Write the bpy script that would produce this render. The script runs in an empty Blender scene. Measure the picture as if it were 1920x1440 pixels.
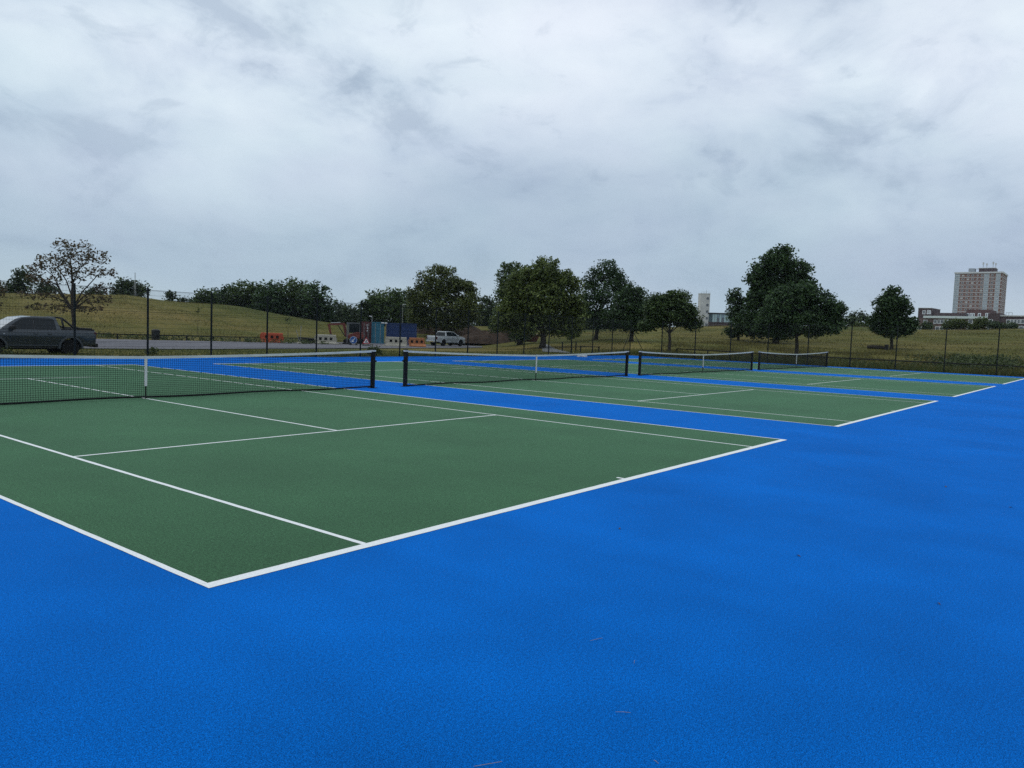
import bpy, bmesh, math, random
import numpy as np
from mathutils import Vector, Matrix

sc = bpy.context.scene
COL = sc.collection
R = math.radians

# ------------------------------------------------------------------ camera
F_PX, PITCH, ROLL, YAW = 1454.4, 0.068796, 0.036353, 0.903228
CAM = Vector((-2.6835, -4.5612, 1.7424))
_d = Vector((math.sin(YAW)*math.cos(PITCH), math.cos(YAW)*math.cos(PITCH), -math.sin(PITCH)))
_r0 = Vector((math.cos(YAW), -math.sin(YAW), 0))
_u0 = _r0.cross(_d)
_r = _r0*math.cos(ROLL) + _u0*math.sin(ROLL)
_u = -_r0*math.sin(ROLL) + _u0*math.cos(ROLL)
cam_data = bpy.data.cameras.new('camera')
cam_data.sensor_width = 36.0
cam_data.lens = F_PX/1920*36
cam_data.clip_start = 0.05
cam_data.clip_end = 6000
cam = bpy.data.objects.new('camera', cam_data)
COL.objects.link(cam)
cam.matrix_world = Matrix(((_r.x, _u.x, -_d.x, CAM.x), (_r.y, _u.y, -_d.y, CAM.y), (_r.z, _u.z, -_d.z, CAM.z), (0, 0, 0, 1)))
sc.camera = cam

# ------------------------------------------------------------------ world, sun, exposure
SUN_EL, SUN_AZ = R(56), YAW - R(95)
SUN_STRENGTH, SUN_ANGLE = 0.6, R(35)
SKY_OFF = ((8.2, 10.8, 17.2), (3.5, 4.5, 0.6), (2.3, 0.2, 3.1), (10.3, 19.8, 13.9))
world = bpy.data.worlds.new('World')
sc.world = world
world.use_nodes = True
def build_sky():
    nt = world.node_tree; nt.nodes.clear()
    N = nt.nodes.new; L = nt.links.new
    def math_(op, a, b=None, c=None):
        n = N('ShaderNodeMath'); n.operation = op
        for i, v in enumerate((a, b, c)):
            if v is None: continue
            if isinstance(v, (int, float)): n.inputs[i].default_value = v
            else: L(v, n.inputs[i])
        return n.outputs[0]
    out = N('ShaderNodeOutputWorld'); bg = N('ShaderNodeBackground')
    L(bg.outputs[0], out.inputs[0])
    bg.inputs[1].default_value = 0.1
    sky = N('ShaderNodeTexSky'); sky.sky_type = 'NISHITA'; sky.sun_disc = False
    sky.sun_elevation = SUN_EL; sky.sun_rotation = SUN_AZ
    tc = N('ShaderNodeTexCoord')
    sep = N('ShaderNodeSeparateXYZ'); L(tc.outputs['Generated'], sep.inputs[0])
    z = math_('MAXIMUM', sep.outputs[2], 0.0)
    comb = N('ShaderNodeCombineXYZ')            # cloud space: a shallow layer, flattened a little towards the land
    u = math_('DIVIDE', sep.outputs[0], math_('ADD', z, 0.55)); v = math_('DIVIDE', sep.outputs[1], math_('ADD', z, 0.55))
    L(u, comb.inputs[0]); L(v, comb.inputs[1]); L(math_('MULTIPLY', z, 1.5), comb.inputs[2])
    def noise(scale, detail, rough, dist=0.0, off=(0, 0, 0)):
        mp = N('ShaderNodeMapping'); L(comb.outputs[0], mp.inputs[0]); mp.inputs[1].default_value = off
        n = N('ShaderNodeTexNoise'); L(mp.outputs[0], n.inputs['Vector'])
        n.inputs['Scale'].default_value = scale; n.inputs['Detail'].default_value = detail
        n.inputs['Roughness'].default_value = rough; n.inputs['Distortion'].default_value = dist
        return n.outputs[0]
    big = noise(1.5, 4, 0.5, 0.3, SKY_OFF[0])
    mid = noise(4.0, 9, 0.58, 0.35, SKY_OFF[1])
    tint = noise(2.2, 3, 0.5, 0.0, SKY_OFF[2])
    # overcast: greyer and bluer low down, brighter overhead, with the layer's folds shifting the limit
    zz = math_('ADD', z, math_('MULTIPLY', math_('SUBTRACT', big, 0.5), 0.30))
    ramp = N('ShaderNodeValToRGB'); L(zz, ramp.inputs[0])
    cr = ramp.color_ramp
    cr.elements[0].position = 0.0; cr.elements[0].color = (0.50, 0.60, 0.675, 1)
    cr.elements[1].position = 1.0; cr.elements[1].color = (0.82, 0.89, 0.96, 1)
    for p_, c in ((0.08, (0.435, 0.535, 0.65)), (0.15, (0.47, 0.57, 0.68)), (0.22, (0.62, 0.72, 0.815)), (0.30, (0.80, 0.875, 0.95)), (0.41, (0.68, 0.755, 0.845))):
        e = cr.elements.new(p_); e.color = (*c, 1)
    # darker torn scraps under the layer, mostly higher up, and paler rifts between them
    def scraps(src, stops, a0, a1, prev):
        rs = N('ShaderNodeValToRGB'); L(src, rs.inputs[0])
        rs.color_ramp.elements[0].position, rs.color_ramp.elements[0].color = stops[0][0], (*stops[0][1], 1)
        rs.color_ramp.elements[1].position, rs.color_ramp.elements[1].color = stops[-1][0], (*stops[-1][1], 1)
        for p_, c in stops[1:-1]:
            e = rs.color_ramp.elements.new(p_); e.color = (*c, 1)
        amt = N('ShaderNodeMapRange'); L(z, amt.inputs[0]); amt.inputs[1].default_value = 0.05; amt.inputs[2].default_value = 0.26
        amt.inputs[3].default_value = a0; amt.inputs[4].default_value = a1
        mul = N('ShaderNodeMix'); mul.data_type = 'RGBA'; mul.blend_type = 'MULTIPLY'; L(amt.outputs[0], mul.inputs[0])
        L(prev, mul.inputs[6]); L(rs.outputs[0], mul.inputs[7])
        return mul
    small = noise(8.5, 9, 0.60, 0.5, SKY_OFF[3])
    mul = scraps(mid, [(0.36, (0.68, 0.715, 0.775)), (0.45, (0.885, 0.90, 0.93)), (0.54, (1, 1, 1)), (0.66, (1.07, 1.06, 1.04))], 0.22, 1.0, ramp.outputs[0])
    mul = scraps(small, [(0.33, (0.80, 0.825, 0.86)), (0.42, (0.975, 0.977, 0.985)), (0.52, (1, 1, 1)), (0.70, (1.04, 1.035, 1.02))], 0.15, 0.8, mul.outputs[2])
    rt = N('ShaderNodeValToRGB'); L(tint, rt.inputs[0])
    rt.color_ramp.elements[0].position = 0.38; rt.color_ramp.elements[0].color = (1.015, 0.995, 1.005, 1)
    rt.color_ramp.elements[1].position = 0.62; rt.color_ramp.elements[1].color = (0.975, 1.005, 0.985, 1)
    mul2 = N('ShaderNodeMix'); mul2.data_type = 'RGBA'; mul2.blend_type = 'MULTIPLY'; mul2.inputs[0].default_value = 1
    L(mul.outputs[2], mul2.inputs[6]); L(rt.outputs[0], mul2.inputs[7]); mul = mul2
    ten = N('ShaderNodeMix'); ten.data_type = 'RGBA'; ten.blend_type = 'MULTIPLY'; ten.inputs[0].default_value = 1
    L(mul.outputs[2], ten.inputs[6]); ten.inputs[7].default_value = (10.0, 10.15, 10.4, 1)
    mix = N('ShaderNodeMix'); mix.data_type = 'RGBA'; mix.inputs[0].default_value = 0.94
    L(sky.outputs[0], mix.inputs[6]); L(ten.outputs[2], mix.inputs[7])
    L(mix.outputs[2], bg.inputs[0])
build_sky()
sun_data = bpy.data.lights.new('sun', 'SUN')
sun_data.energy = SUN_STRENGTH; sun_data.angle = SUN_ANGLE; sun_data.color = (1.0, 0.97, 0.93)
sun = bpy.data.objects.new('sun', sun_data); COL.objects.link(sun)
S = Vector((math.sin(SUN_AZ)*math.cos(SUN_EL), math.cos(SUN_AZ)*math.cos(SUN_EL), math.sin(SUN_EL)))
sun.rotation_euler = S.to_track_quat('Z', 'Y').to_euler()
sc.cycles.use_denoising = False
vs = sc.view_settings
vs.view_transform = 'Standard'; vs.look = 'None'; vs.exposure = 0.0; vs.gamma = 1.0; vs.use_curve_mapping = False

# ------------------------------------------------------------------ helpers
rng = np.random.default_rng(7)
random.seed(7)

def pt(px, py, dist):
    """point at horizontal distance dist from the tripod, in the direction of a photo pixel"""
    v = _d + _r*((px-960)/F_PX) - _u*((py-720)/F_PX)
    return CAM + v*(dist/math.hypot(v.x, v.y))
def col(px, dist, py=625):
    p = pt(px, py, dist)
    return Vector((p.x, p.y, zt(p.x, p.y)))
def hor(px): return 584.8 + 0.03637*px

def smooth(t):
    t = min(1, max(0, t)); return t*t*(3-2*t)
S_TAB  = [-900, -300,   0,  230,  300,  365,  450,  520,  600,  650,  780,  900, 1000, 1100, 1220, 1350, 1600, 1720, 1900, 2400, 3200]
CR_TAB = [  30,   30,  29,   36,   29,   26,   23,   13,  2.5,   -1,    0,    5,    5,    6,   12,   22,   26,   25,   29,   30,   28]
DC_TAB = [ 135,  135, 135,  135,  135,  135,  135,  130,  125,  125,  140,  150,  150,  150,  150,  150,  160,  160,  160,  160,  160]
D0_TAB = [  70,   74,  76,   78,   79,   80,   82,   86,   92,   97,  104,  100,   75,   62,   60,   60,   60,   60,   60,   60,   60]
Z0_TAB = [-.2,  -.2, -.22, -.28, -.30, -.32, -.35, -.38,-.42, -.42, -.55, -.50, -.10,   0.02,   0.02,   0.0,   0.0,   0.0,   0.0,   0.0,   0.0]
def zt(x, y):
    dx, dy = x-CAM.x, y-CAM.y
    d = math.hypot(dx, dy)
    a = (math.atan2(dx, dy)-YAW+math.pi) % (2*math.pi) - math.pi
    a = max(-1.02, min(1.02, a))
    s = 960 + F_PX*math.tan(a)
    d0 = float(np.interp(s, S_TAB, D0_TAB)); z0 = float(np.interp(s, S_TAB, Z0_TAB))
    dc = float(np.interp(s, S_TAB, DC_TAB)); cr = float(np.interp(s, S_TAB, CR_TAB))
    zc = CAM.z + cr*dc/F_PX
    if d < d0:
        z = -0.07 + (z0+0.07)*max(0, min(1, (d-36)/(d0-36)))
    else:
        t = (d-d0)/(dc-d0)
        z = z0 + (zc-z0)*(smooth(t) if t < 1 else 1.0)
    if d > d0:
        k = min(1, (d-d0)/25)
        z += k*0.10*(math.sin(x*0.21+y*0.13)+math.sin(y*0.17-x*0.09+2)+0.6*math.sin(x*0.43+1.3)*math.sin(y*0.39))
    if x < 56 and y < 28.7: z = -0.07
    return z

def obj(name, me, mat=None, parent=None, loc=None, rotz=None, **props):
    o = bpy.data.objects.new(name, me)
    COL.objects.link(o)
    if mat is not None and me is not None and not me.materials: me.materials.append(mat)
    if parent is not None: o.parent = parent
    if loc is not None: o.location = loc
    if rotz is not None: o.rotation_euler[2] = rotz
    for k, v in props.items(): o[k] = v
    return o
def thing(name, label, cat, loc=(0, 0, 0), rotz=0, group=None):
    o = obj(name, None, loc=loc, rotz=rotz, label=label, category=cat)
    if group: o['group'] = group
    return o
def copy_tree(o, parent=None):
    c = o.copy(); COL.objects.link(c); c.parent = parent
    for ch in list(o.children): copy_tree(ch, c)
    return c

class MB:
    def __init__(self): self.v = []; self.f = []
    def add(self, vs_, fs):
        b = len(self.v); self.v += [tuple(p) for p in vs_]; self.f += [tuple(i+b for i in f) for f in fs]; return self
    def box(self, x0, x1, y0, y1, z0, z1):
        vs_ = [(x0,y0,z0),(x1,y0,z0),(x1,y1,z0),(x0,y1,z0),(x0,y0,z1),(x1,y0,z1),(x1,y1,z1),(x0,y1,z1)]
        return self.add(vs_, [(3,2,1,0),(4,5,6,7),(0,1,5,4),(1,2,6,5),(2,3,7,6),(3,0,4,7)])
    def tube(self, pts, rad, n=6, cap=True):
        pts = [Vector(p) for p in pts]
        if not isinstance(rad, (list, tuple)): rad = [rad]*len(pts)
        rings = []
        for i, p in enumerate(pts):
            t = (pts[min(i+1, len(pts)-1)]-pts[max(i-1, 0)])
            t = t.normalized() if t.length > 1e-9 else Vector((0, 0, 1))
            a = t.cross(Vector((0, 0, 1)) if abs(t.z) < 0.95 else Vector((1, 0, 0))).normalized()
            b = t.cross(a)
            rings.append([p + a*(rad[i]*math.cos(2*math.pi*k/n)) + b*(rad[i]*math.sin(2*math.pi*k/n)) for k in range(n)])
        vs_ = [q for r_ in rings for q in r_]
        fs = [(i*n+k, i*n+(k+1) % n, (i+1)*n+(k+1) % n, (i+1)*n+k) for i in range(len(pts)-1) for k in range(n)]
        if cap: fs += [tuple(range(n))[::-1], tuple((len(pts)-1)*n+k for k in range(n))]
        return self.add(vs_, fs)
    def prism(self, poly, axis, a0, a1):
        """closed 2-D polygon extruded along axis ('x','y','z') from a0 to a1"""
        def P(p, a): return {'x': (a, p[0], p[1]), 'y': (p[0], a, p[1]), 'z': (p[0], p[1], a)}[axis]
        n = len(poly)
        vs_ = [P(p, a0) for p in poly] + [P(p, a1) for p in poly]
        return self.add(vs_, [tuple(range(n))[::-1], tuple(range(n, 2*n))] + [(i, (i+1) % n, n+(i+1) % n, n+i) for i in range(n)])
    def lathe(self, prof, n=20, axis='z'):
        vs_ = []
        for (r_, h) in prof:
            for k in range(n):
                c, s_ = r_*math.cos(2*math.pi*k/n), r_*math.sin(2*math.pi*k/n)
                vs_.append((c, s_, h) if axis == 'z' else (c, h, s_))
        m = len(prof)
        fs = [(i*n+k, i*n+(k+1) % n, (i+1)*n+(k+1) % n, (i+1)*n+k) for i in range(m-1) for k in range(n)]
        fs += [tuple(range(n))[::-1], tuple((m-1)*n+k for k in range(n))]
        return self.add(vs_, fs)
    def mesh(self, name, smooth_=False, bevel=0.0, seg=2):
        me = bpy.data.meshes.new(name)
        me.from_pydata(self.v, [], self.f)
        bm = bmesh.new(); bm.from_mesh(me)
        bmesh.ops.recalc_face_normals(bm, faces=bm.faces)
        if bevel:
            es = [e for e in bm.edges if len(e.link_faces) == 2 and e.calc_face_angle(0) > 0.5]
            bmesh.ops.bevel(bm, geom=es, offset=bevel, segments=seg, profile=0.5, affect='EDGES', clamp_overlap=True)
        bm.to_mesh(me); bm.free()
        if smooth_:
            for p in me.polygons: p.use_smooth = True
        me.update()
        return me
    def build(self, name, mat, parent=None, smooth_=False, bevel=0.0, seg=2, **kw):
        return obj(name, self.mesh(name, smooth_, bevel, seg), mat, parent, **kw)

def np_mesh(name, verts, faces):
    """verts (N,3), faces (M,k) all with k corners"""
    me = bpy.data.meshes.new(name)
    m, k = faces.shape
    me.vertices.add(len(verts)); me.vertices.foreach_set('co', verts.astype(np.float32).ravel())
    me.loops.add(m*k); me.loops.foreach_set('vertex_index', faces.astype(np.int32).ravel())
    me.polygons.add(m); me.polygons.foreach_set('loop_start', (np.arange(m)*k).astype(np.int32))
    me.polygons.foreach_set('loop_total', np.full(m, k, np.int32))
    me.update(calc_edges=True)
    return me

# ------------------------------------------------------------------ materials
def mat_base(name):
    m = bpy.data.materials.new(name); m.use_nodes = True
    nt = m.node_tree
    return m, nt, nt.nodes['Principled BSDF'], nt.nodes.new, nt.links.new
def N_noise(nt, scale, detail=3, rough=0.55, vec=None, stretch=None, coord='Object'):
    tc = nt.nodes.new('ShaderNodeTexCoord'); src = tc.outputs[coord]
    if stretch:
        mp = nt.nodes.new('ShaderNodeMapping'); mp.inputs[3].default_value = stretch
        nt.links.new(src, mp.inputs[0]); src = mp.outputs[0]
    n = nt.nodes.new('ShaderNodeTexNoise')
    n.inputs['Scale'].default_value = scale; n.inputs['Detail'].default_value = detail; n.inputs['Roughness'].default_value = rough
    nt.links.new(src, n.inputs['Vector'])
    return n.outputs[0]
def N_ramp(nt, fac, stops):
    r_ = nt.nodes.new('ShaderNodeValToRGB'); nt.links.new(fac, r_.inputs[0])
    cr = r_.color_ramp
    cr.elements[0].position, cr.elements[0].color = stops[0][0], (*stops[0][1], 1)
    cr.elements[1].position, cr.elements[1].color = stops[-1][0], (*stops[-1][1], 1)
    for p_, c in stops[1:-1]:
        e = cr.elements.new(p_); e.color = (*c, 1)
    return r_.outputs[0]
def N_mix(nt, a, b, fac=0.5, mode='MIX'):
    m = nt.nodes.new('ShaderNodeMix'); m.data_type = 'RGBA'; m.blend_type = mode
    for sock, v in ((m.inputs[0], fac), (m.inputs[6], a), (m.inputs[7], b)):
        if isinstance(v, (int, float)): sock.default_value = v
        elif isinstance(v, tuple): sock.default_value = (*v, 1)
        else: nt.links.new(v, sock)
    return m.outputs[2]
def N_bump(nt, h, strength, dist):
    b = nt.nodes.new('ShaderNodeBump'); b.inputs['Strength'].default_value = strength; b.inputs['Distance'].default_value = dist
    nt.links.new(h, b.inputs['Height']); return b.outputs[0]

def simple(name, c, rough=0.6, metal=0.0, spec=0.5, var=0.12, scale=6.0, bump=0.0, coat=0.0):
    m, nt, b, N, L = mat_base(name)
    n = N_noise(nt, scale, 4)
    lo = tuple(x*(1-var) for x in c); hi = tuple(min(1, x*(1+var)) for x in c)
    L(N_ramp(nt, n, [(0.3, lo), (0.7, hi)]), b.inputs['Base Color'])
    b.inputs['Roughness'].default_value = rough; b.inputs['Metallic'].default_value = metal
    b.inputs['Specular IOR Level'].default_value = spec
    if coat: b.inputs['Coat Weight'].default_value = coat; b.inputs['Coat Roughness'].default_value = 0.08
    if bump: L(N_bump(nt, N_noise(nt, scale*8, 3), bump, 0.02), b.inputs['Normal'])
    return m

def court_mat(name, c, grain=0.55, spec=0.02, rough=0.85, sheen=0.40, desat=0.03, mott=0.14):
    """painted porous macadam: coloured grit with open pores"""
    m, nt, b, N, L = mat_base(name)
    g = N_noise(nt, 170, 3, 0.75)
    g2 = N_noise(nt, 50, 3, 0.7)
    big = N_noise(nt, 0.45, 4, 0.6)
    lane = N_noise(nt, 1.0, 3, 0.6, stretch=(0.9, 0.12, 1))
    lo = tuple(x*(1-grain) for x in c); hi = tuple(min(1, x*(1+grain*0.9)) for x in c)
    a = N_ramp(nt, g, [(0.40, lo), (0.5, c), (0.60, hi)])
    a = N_mix(nt, a, N_ramp(nt, g2, [(0.36, (1-mott,)*3), (0.62, (1+mott*0.8,)*3)]), 1.0, 'MULTIPLY')
    a = N_mix(nt, a, N_ramp(nt, big, [(0.34, (0.82,)*3), (0.66, (1.14,)*3)]), 1.0, 'MULTIPLY')
    a = N_mix(nt, a, N_ramp(nt, lane, [(0.35, (0.94,)*3), (0.65, (1.05,)*3)]), 1.0, 'MULTIPLY')
    L(a, b.inputs['Base Color'])
    b.inputs['Roughness'].default_value = rough; b.inputs['Specular IOR Level'].default_value = spec
    b.inputs['Sheen Weight'].default_value = sheen; b.inputs['Sheen Roughness'].default_value = 0.45
    b.inputs['Sheen Tint'].default_value = (*[min(1, x/max(c)*(0.92-desat)+desat) for x in c], 1)
    L(N_bump(nt, g, 0.30, 0.004), b.inputs['Normal'])
    return m

def leaf_mat(name, c1, c2, trans=0.25):
    m, nt, b, N, L = mat_base(name)
    geo = N('ShaderNodeNewGeometry')
    c = N_ramp(nt, geo.outputs['Random Per Island'], [(0.0, c1), (1.0, c2)])
    n = N_noise(nt, 0.35, 3)
    c = N_mix(nt, c, N_ramp(nt, n, [(0.3, (0.7, 0.72, 0.7)), (0.7, (1.2, 1.2, 1.05))]), 1.0, 'MULTIPLY')
    L(c, b.inputs['Base Color'])
    b.inputs['Roughness'].default_value = 0.55; b.inputs['Specular IOR Level'].default_value = 0.25
    t = N('ShaderNodeBsdfTranslucent'); L(c, t.inputs[0])
    mx = N('ShaderNodeMixShader'); mx.inputs[0].default_value = trans
    L(b.outputs[0], mx.inputs[1]); L(t.outputs[0], mx.inputs[2])
    L(mx.outputs[0], nt.nodes['Material Output'].inputs[0])
    return m

def grass_ground():
    m, nt, b, N, L = mat_base('meadow ground')
    a = N_noise(nt, 0.035, 5, 0.6)
    c = N_ramp(nt, a, [(0.36, (0.098, 0.112, 0.031)), (0.5, (0.160, 0.145, 0.044)), (0.64, (0.225, 0.176, 0.064))])
    st = N_noise(nt, 1.0, 5, 0.65, stretch=(0.5, 0.12, 1))
    c = N_mix(nt, c, N_ramp(nt, st, [(0.3, (0.72, 0.80, 0.7)), (0.7, (1.18, 1.12, 1.1))]), 1.0, 'MULTIPLY')
    f = N_noise(nt, 5, 5, 0.7)
    c = N_mix(nt, c, N_ramp(nt, f, [(0.3, (0.55, 0.6, 0.55)), (0.7, (1.3, 1.28, 1.2))]), 1.0, 'MULTIPLY')
    L(c, b.inputs['Base Color']); b.inputs['Roughness'].default_value = 0.95; b.inputs['Specular IOR Level'].default_value = 0.1
    L(N_bump(nt, f, 0.8, 0.25), b.inputs['Normal'])
    return m

M = {}
M['blue'] = court_mat('blue court paint', (0.0, 0.112, 0.435), grain=0.66, sheen=0.6, mott=0.22)
M['green'] = court_mat('green court paint', (0.029, 0.086, 0.037), grain=0.75, spec=0.03, sheen=0.24, desat=0.34, mott=0.42)
M['line'] = simple('white court paint', (0.80, 0.82, 0.80), 0.8, var=0.13, scale=70, spec=0.1)
M['ground'] = grass_ground()
M['blade'] = leaf_mat('grass blades', (0.048, 0.078, 0.018), (0.145, 0.140, 0.046), 0.25)
M['blade_dry'] = leaf_mat('dry meadow grass', (0.085, 0.090, 0.024), (0.210, 0.170, 0.066), 0.25)
M['weed'] = leaf_mat('weeds', (0.025, 0.050, 0.015), (0.110, 0.135, 0.048), 0.25)
M['leaf'] = leaf_mat('dark leaves', (0.014, 0.034, 0.012), (0.115, 0.170, 0.055))
M['leaf_deep'] = leaf_mat('deep green leaves', (0.010, 0.028, 0.014), (0.082, 0.142, 0.052))
M['leaf_olive'] = leaf_mat('chestnut leaves', (0.022, 0.046, 0.012), (0.200, 0.245, 0.072))
M['leaf_warm'] = leaf_mat('warm green leaves', (0.020, 0.040, 0.012), (0.165, 0.190, 0.056))
M['leaf_red'] = leaf_mat('russet leaves', (0.045, 0.055, 0.022), (0.140, 0.090, 0.055))
M['leaf_far'] = leaf_mat('far leaves', (0.018, 0.036, 0.018), (0.096, 0.136, 0.060))
M['leaf_light'] = leaf_mat('light green leaves', (0.045, 0.075, 0.022), (0.110, 0.135, 0.045))
M['bark'] = simple('bark', (0.055, 0.048, 0.040), 0.9, var=0.4, scale=9, bump=0.6, spec=0.2)
M['asphalt'] = simple('asphalt', (0.115, 0.112, 0.125), 0.75, var=0.22, scale=0.6, bump=0.2, spec=0.35)
M['black_steel'] = simple('black powder coated steel', (0.007, 0.008, 0.009), 0.55, spec=0.18, var=0.2)
M['fence_steel'] = simple('dark green fence steel', (0.008, 0.012, 0.011), 0.6, spec=0.15, var=0.2)
M['net'] = simple('black net cord', (0.010, 0.012, 0.013), 0.8, spec=0.2)
M['tape'] = simple('white net tape', (0.62, 0.64, 0.63), 0.75, var=0.12, scale=3)
M['rail_steel'] = simple('weathered rail', (0.018, 0.020, 0.018), 0.7, var=0.3, spec=0.2)
M['timber'] = simple('weathered timber', (0.10, 0.085, 0.06), 0.9, var=0.3)

# ------------------------------------------------------------------ the ground
def build_ground():
    angs = list(np.arange(-64, 64.01, 0.5)) + list(np.arange(68, 293, 4.0))
    rad = list(np.arange(2, 50, 4.0)) + list(np.arange(50, 112, 1.6)) + list(np.arange(112, 172, 2.5)) + [180, 200, 240, 300, 400, 550, 800, 1200, 1800, 3000]
    vs_, fs = [(CAM.x, CAM.y, -0.07)], []
    for r_ in rad:
        for a in angs:
            x = CAM.x + r_*math.sin(YAW+R(a)); y = CAM.y + r_*math.cos(YAW+R(a))
            vs_.append((x, y, zt(x, y)))
    n = len(angs)
    for k in range(n): fs.append((0, 1+(k+1) % n, 1+k))
    for i in range(len(rad)-1):
        for k in range(n):
            a = 1+i*n+k; b = 1+i*n+(k+1) % n
            fs.append((a, b, b+n, a+n))
    me = bpy.data.meshes.new('ground'); me.from_pydata(vs_, [], fs)
    for p in me.polygons: p.use_smooth = True
    bm = bmesh.new(); bm.from_mesh(me); bmesh.ops.recalc_face_normals(bm, faces=bm.faces); bm.to_mesh(me); bm.free()
    obj('ground', me, M['ground'], kind='structure', label='rough olive-brown meadow rising away from the courts')
build_ground()

# car park: strip of worn asphalt following the ground
def strip(name, mat, near, far, s0, s1, nseg, nrow, lift, label):
    vs_, fs = [], []
    for i in range(nseg+1):
        s = s0+(s1-s0)*i/nseg
        dn = float(np.interp(s, [a for a, _ in near], [b for _, b in near])); df = float(np.interp(s, [a for a, _ in far], [b for _, b in far]))
        for j in range(nrow+1):
            p = col(s, dn+(df-dn)*j/nrow); vs_.append((p.x, p.y, p.z+lift))
    for i in range(nseg):
        for j in range(nrow):
            a = i*(nrow+1)+j; fs.append((a, a+nrow+1, a+nrow+2, a+1))
    return MB().add(vs_, fs).build(name, mat, smooth_=True, kind='structure', label=label)
strip('car_park', M['asphalt'], [(-500, 44), (0, 46), (200, 49), (300, 50), (400, 53), (600, 62), (700, 68), (850, 84), (905, 93)],
      [(-500, 69), (0, 71), (300, 75), (500, 81), (600, 89), (700, 101), (850, 104), (905, 102)], -500, 905, 120, 22, 0.05,
      'grey asphalt car park beyond the fence')
M['path'] = simple('pale path', (0.17, 0.175, 0.175), 0.9, var=0.25, scale=1.5, bump=0.2)
strip('path', M['path'], [(1018, 70), (1070, 66)], [(1018, 95), (1040, 80), (1070, 68)], 1018, 1070, 20, 8, 0.05, 'pale gravel path curving round the foot of the trees')

# ------------------------------------------------------------------ courts
CW, CL = 10.97, 23.77
HALF = CL/2; SV = HALF-6.40
OFF = [0.0, 14.05, 27.97, 41.88]
FX, FY = 55.35, 28.55              # fence lines
MB().box(-16, FX-0.12, -18, FY-0.12, -0.12, 0.0).build('court_surround', M['blue'], kind='structure', label='bright blue macadam run-off around the tennis courts')
ORD = ['nearest', 'second', 'third', 'farthest']
for ci, ox in enumerate(OFF):
    g = MB().add([(ox, 0, 0.0015), (ox+CW, 0, 0.0015), (ox+CW, CL, 0.0015), (ox, CL, 0.0015)], [(0, 1, 2, 3)]).build(
        'court_surface', M['green'], kind='structure', label=ORD[ci]+' green tennis court marked in white')
    zl = 0.003
    def line(name, x0, x1, y0, y1):
        n = max(2, int(max(x1-x0, y1-y0)/0.12)) if ci == 0 else 2
        j = lambda: random.uniform(-0.0022, 0.0022)
        if x1-x0 > y1-y0: e = [((ox+x0+(x1-x0)*i/n, y0+j(), zl), (ox+x0+(x1-x0)*i/n, y1+j(), zl)) for i in range(n+1)]
        else: e = [((ox+x1+j(), y0+(y1-y0)*i/n, zl), (ox+x0+j(), y0+(y1-y0)*i/n, zl)) for i in range(n+1)]
        MB().add([q for pr in e for q in pr], [(2*i, 2*i+2, 2*i+3, 2*i+1) for i in range(n)]).build(name, M['line'], g)
    line('baseline', 0, CW, 0, 0.10); line('baseline', 0, CW, CL-0.10, CL)
    w = 0.05
    line('doubles_sideline', 0, w, 0.10, CL-0.10); line('doubles_sideline', CW-w, CW, 0.10, CL-0.10)
    line('singles_sideline', 1.37, 1.37+w, 0.10, CL-0.10); line('singles_sideline', CW-1.37-w, CW-1.37, 0.10, CL-0.10)
    for yy in (SV, CL-SV): line('service_line', 1.37+w, CW-1.37-w, yy-w/2, yy+w/2)
    line('centre_service_line', CW/2-w/2, CW/2+w/2, SV+w/2, CL-SV-w/2)
    line('centre_mark', CW/2-w/2, CW/2+w/2, 0.10, 0.20); line('centre_mark', CW/2-w/2, CW/2+w/2, CL-0.20, CL-0.10)

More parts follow.
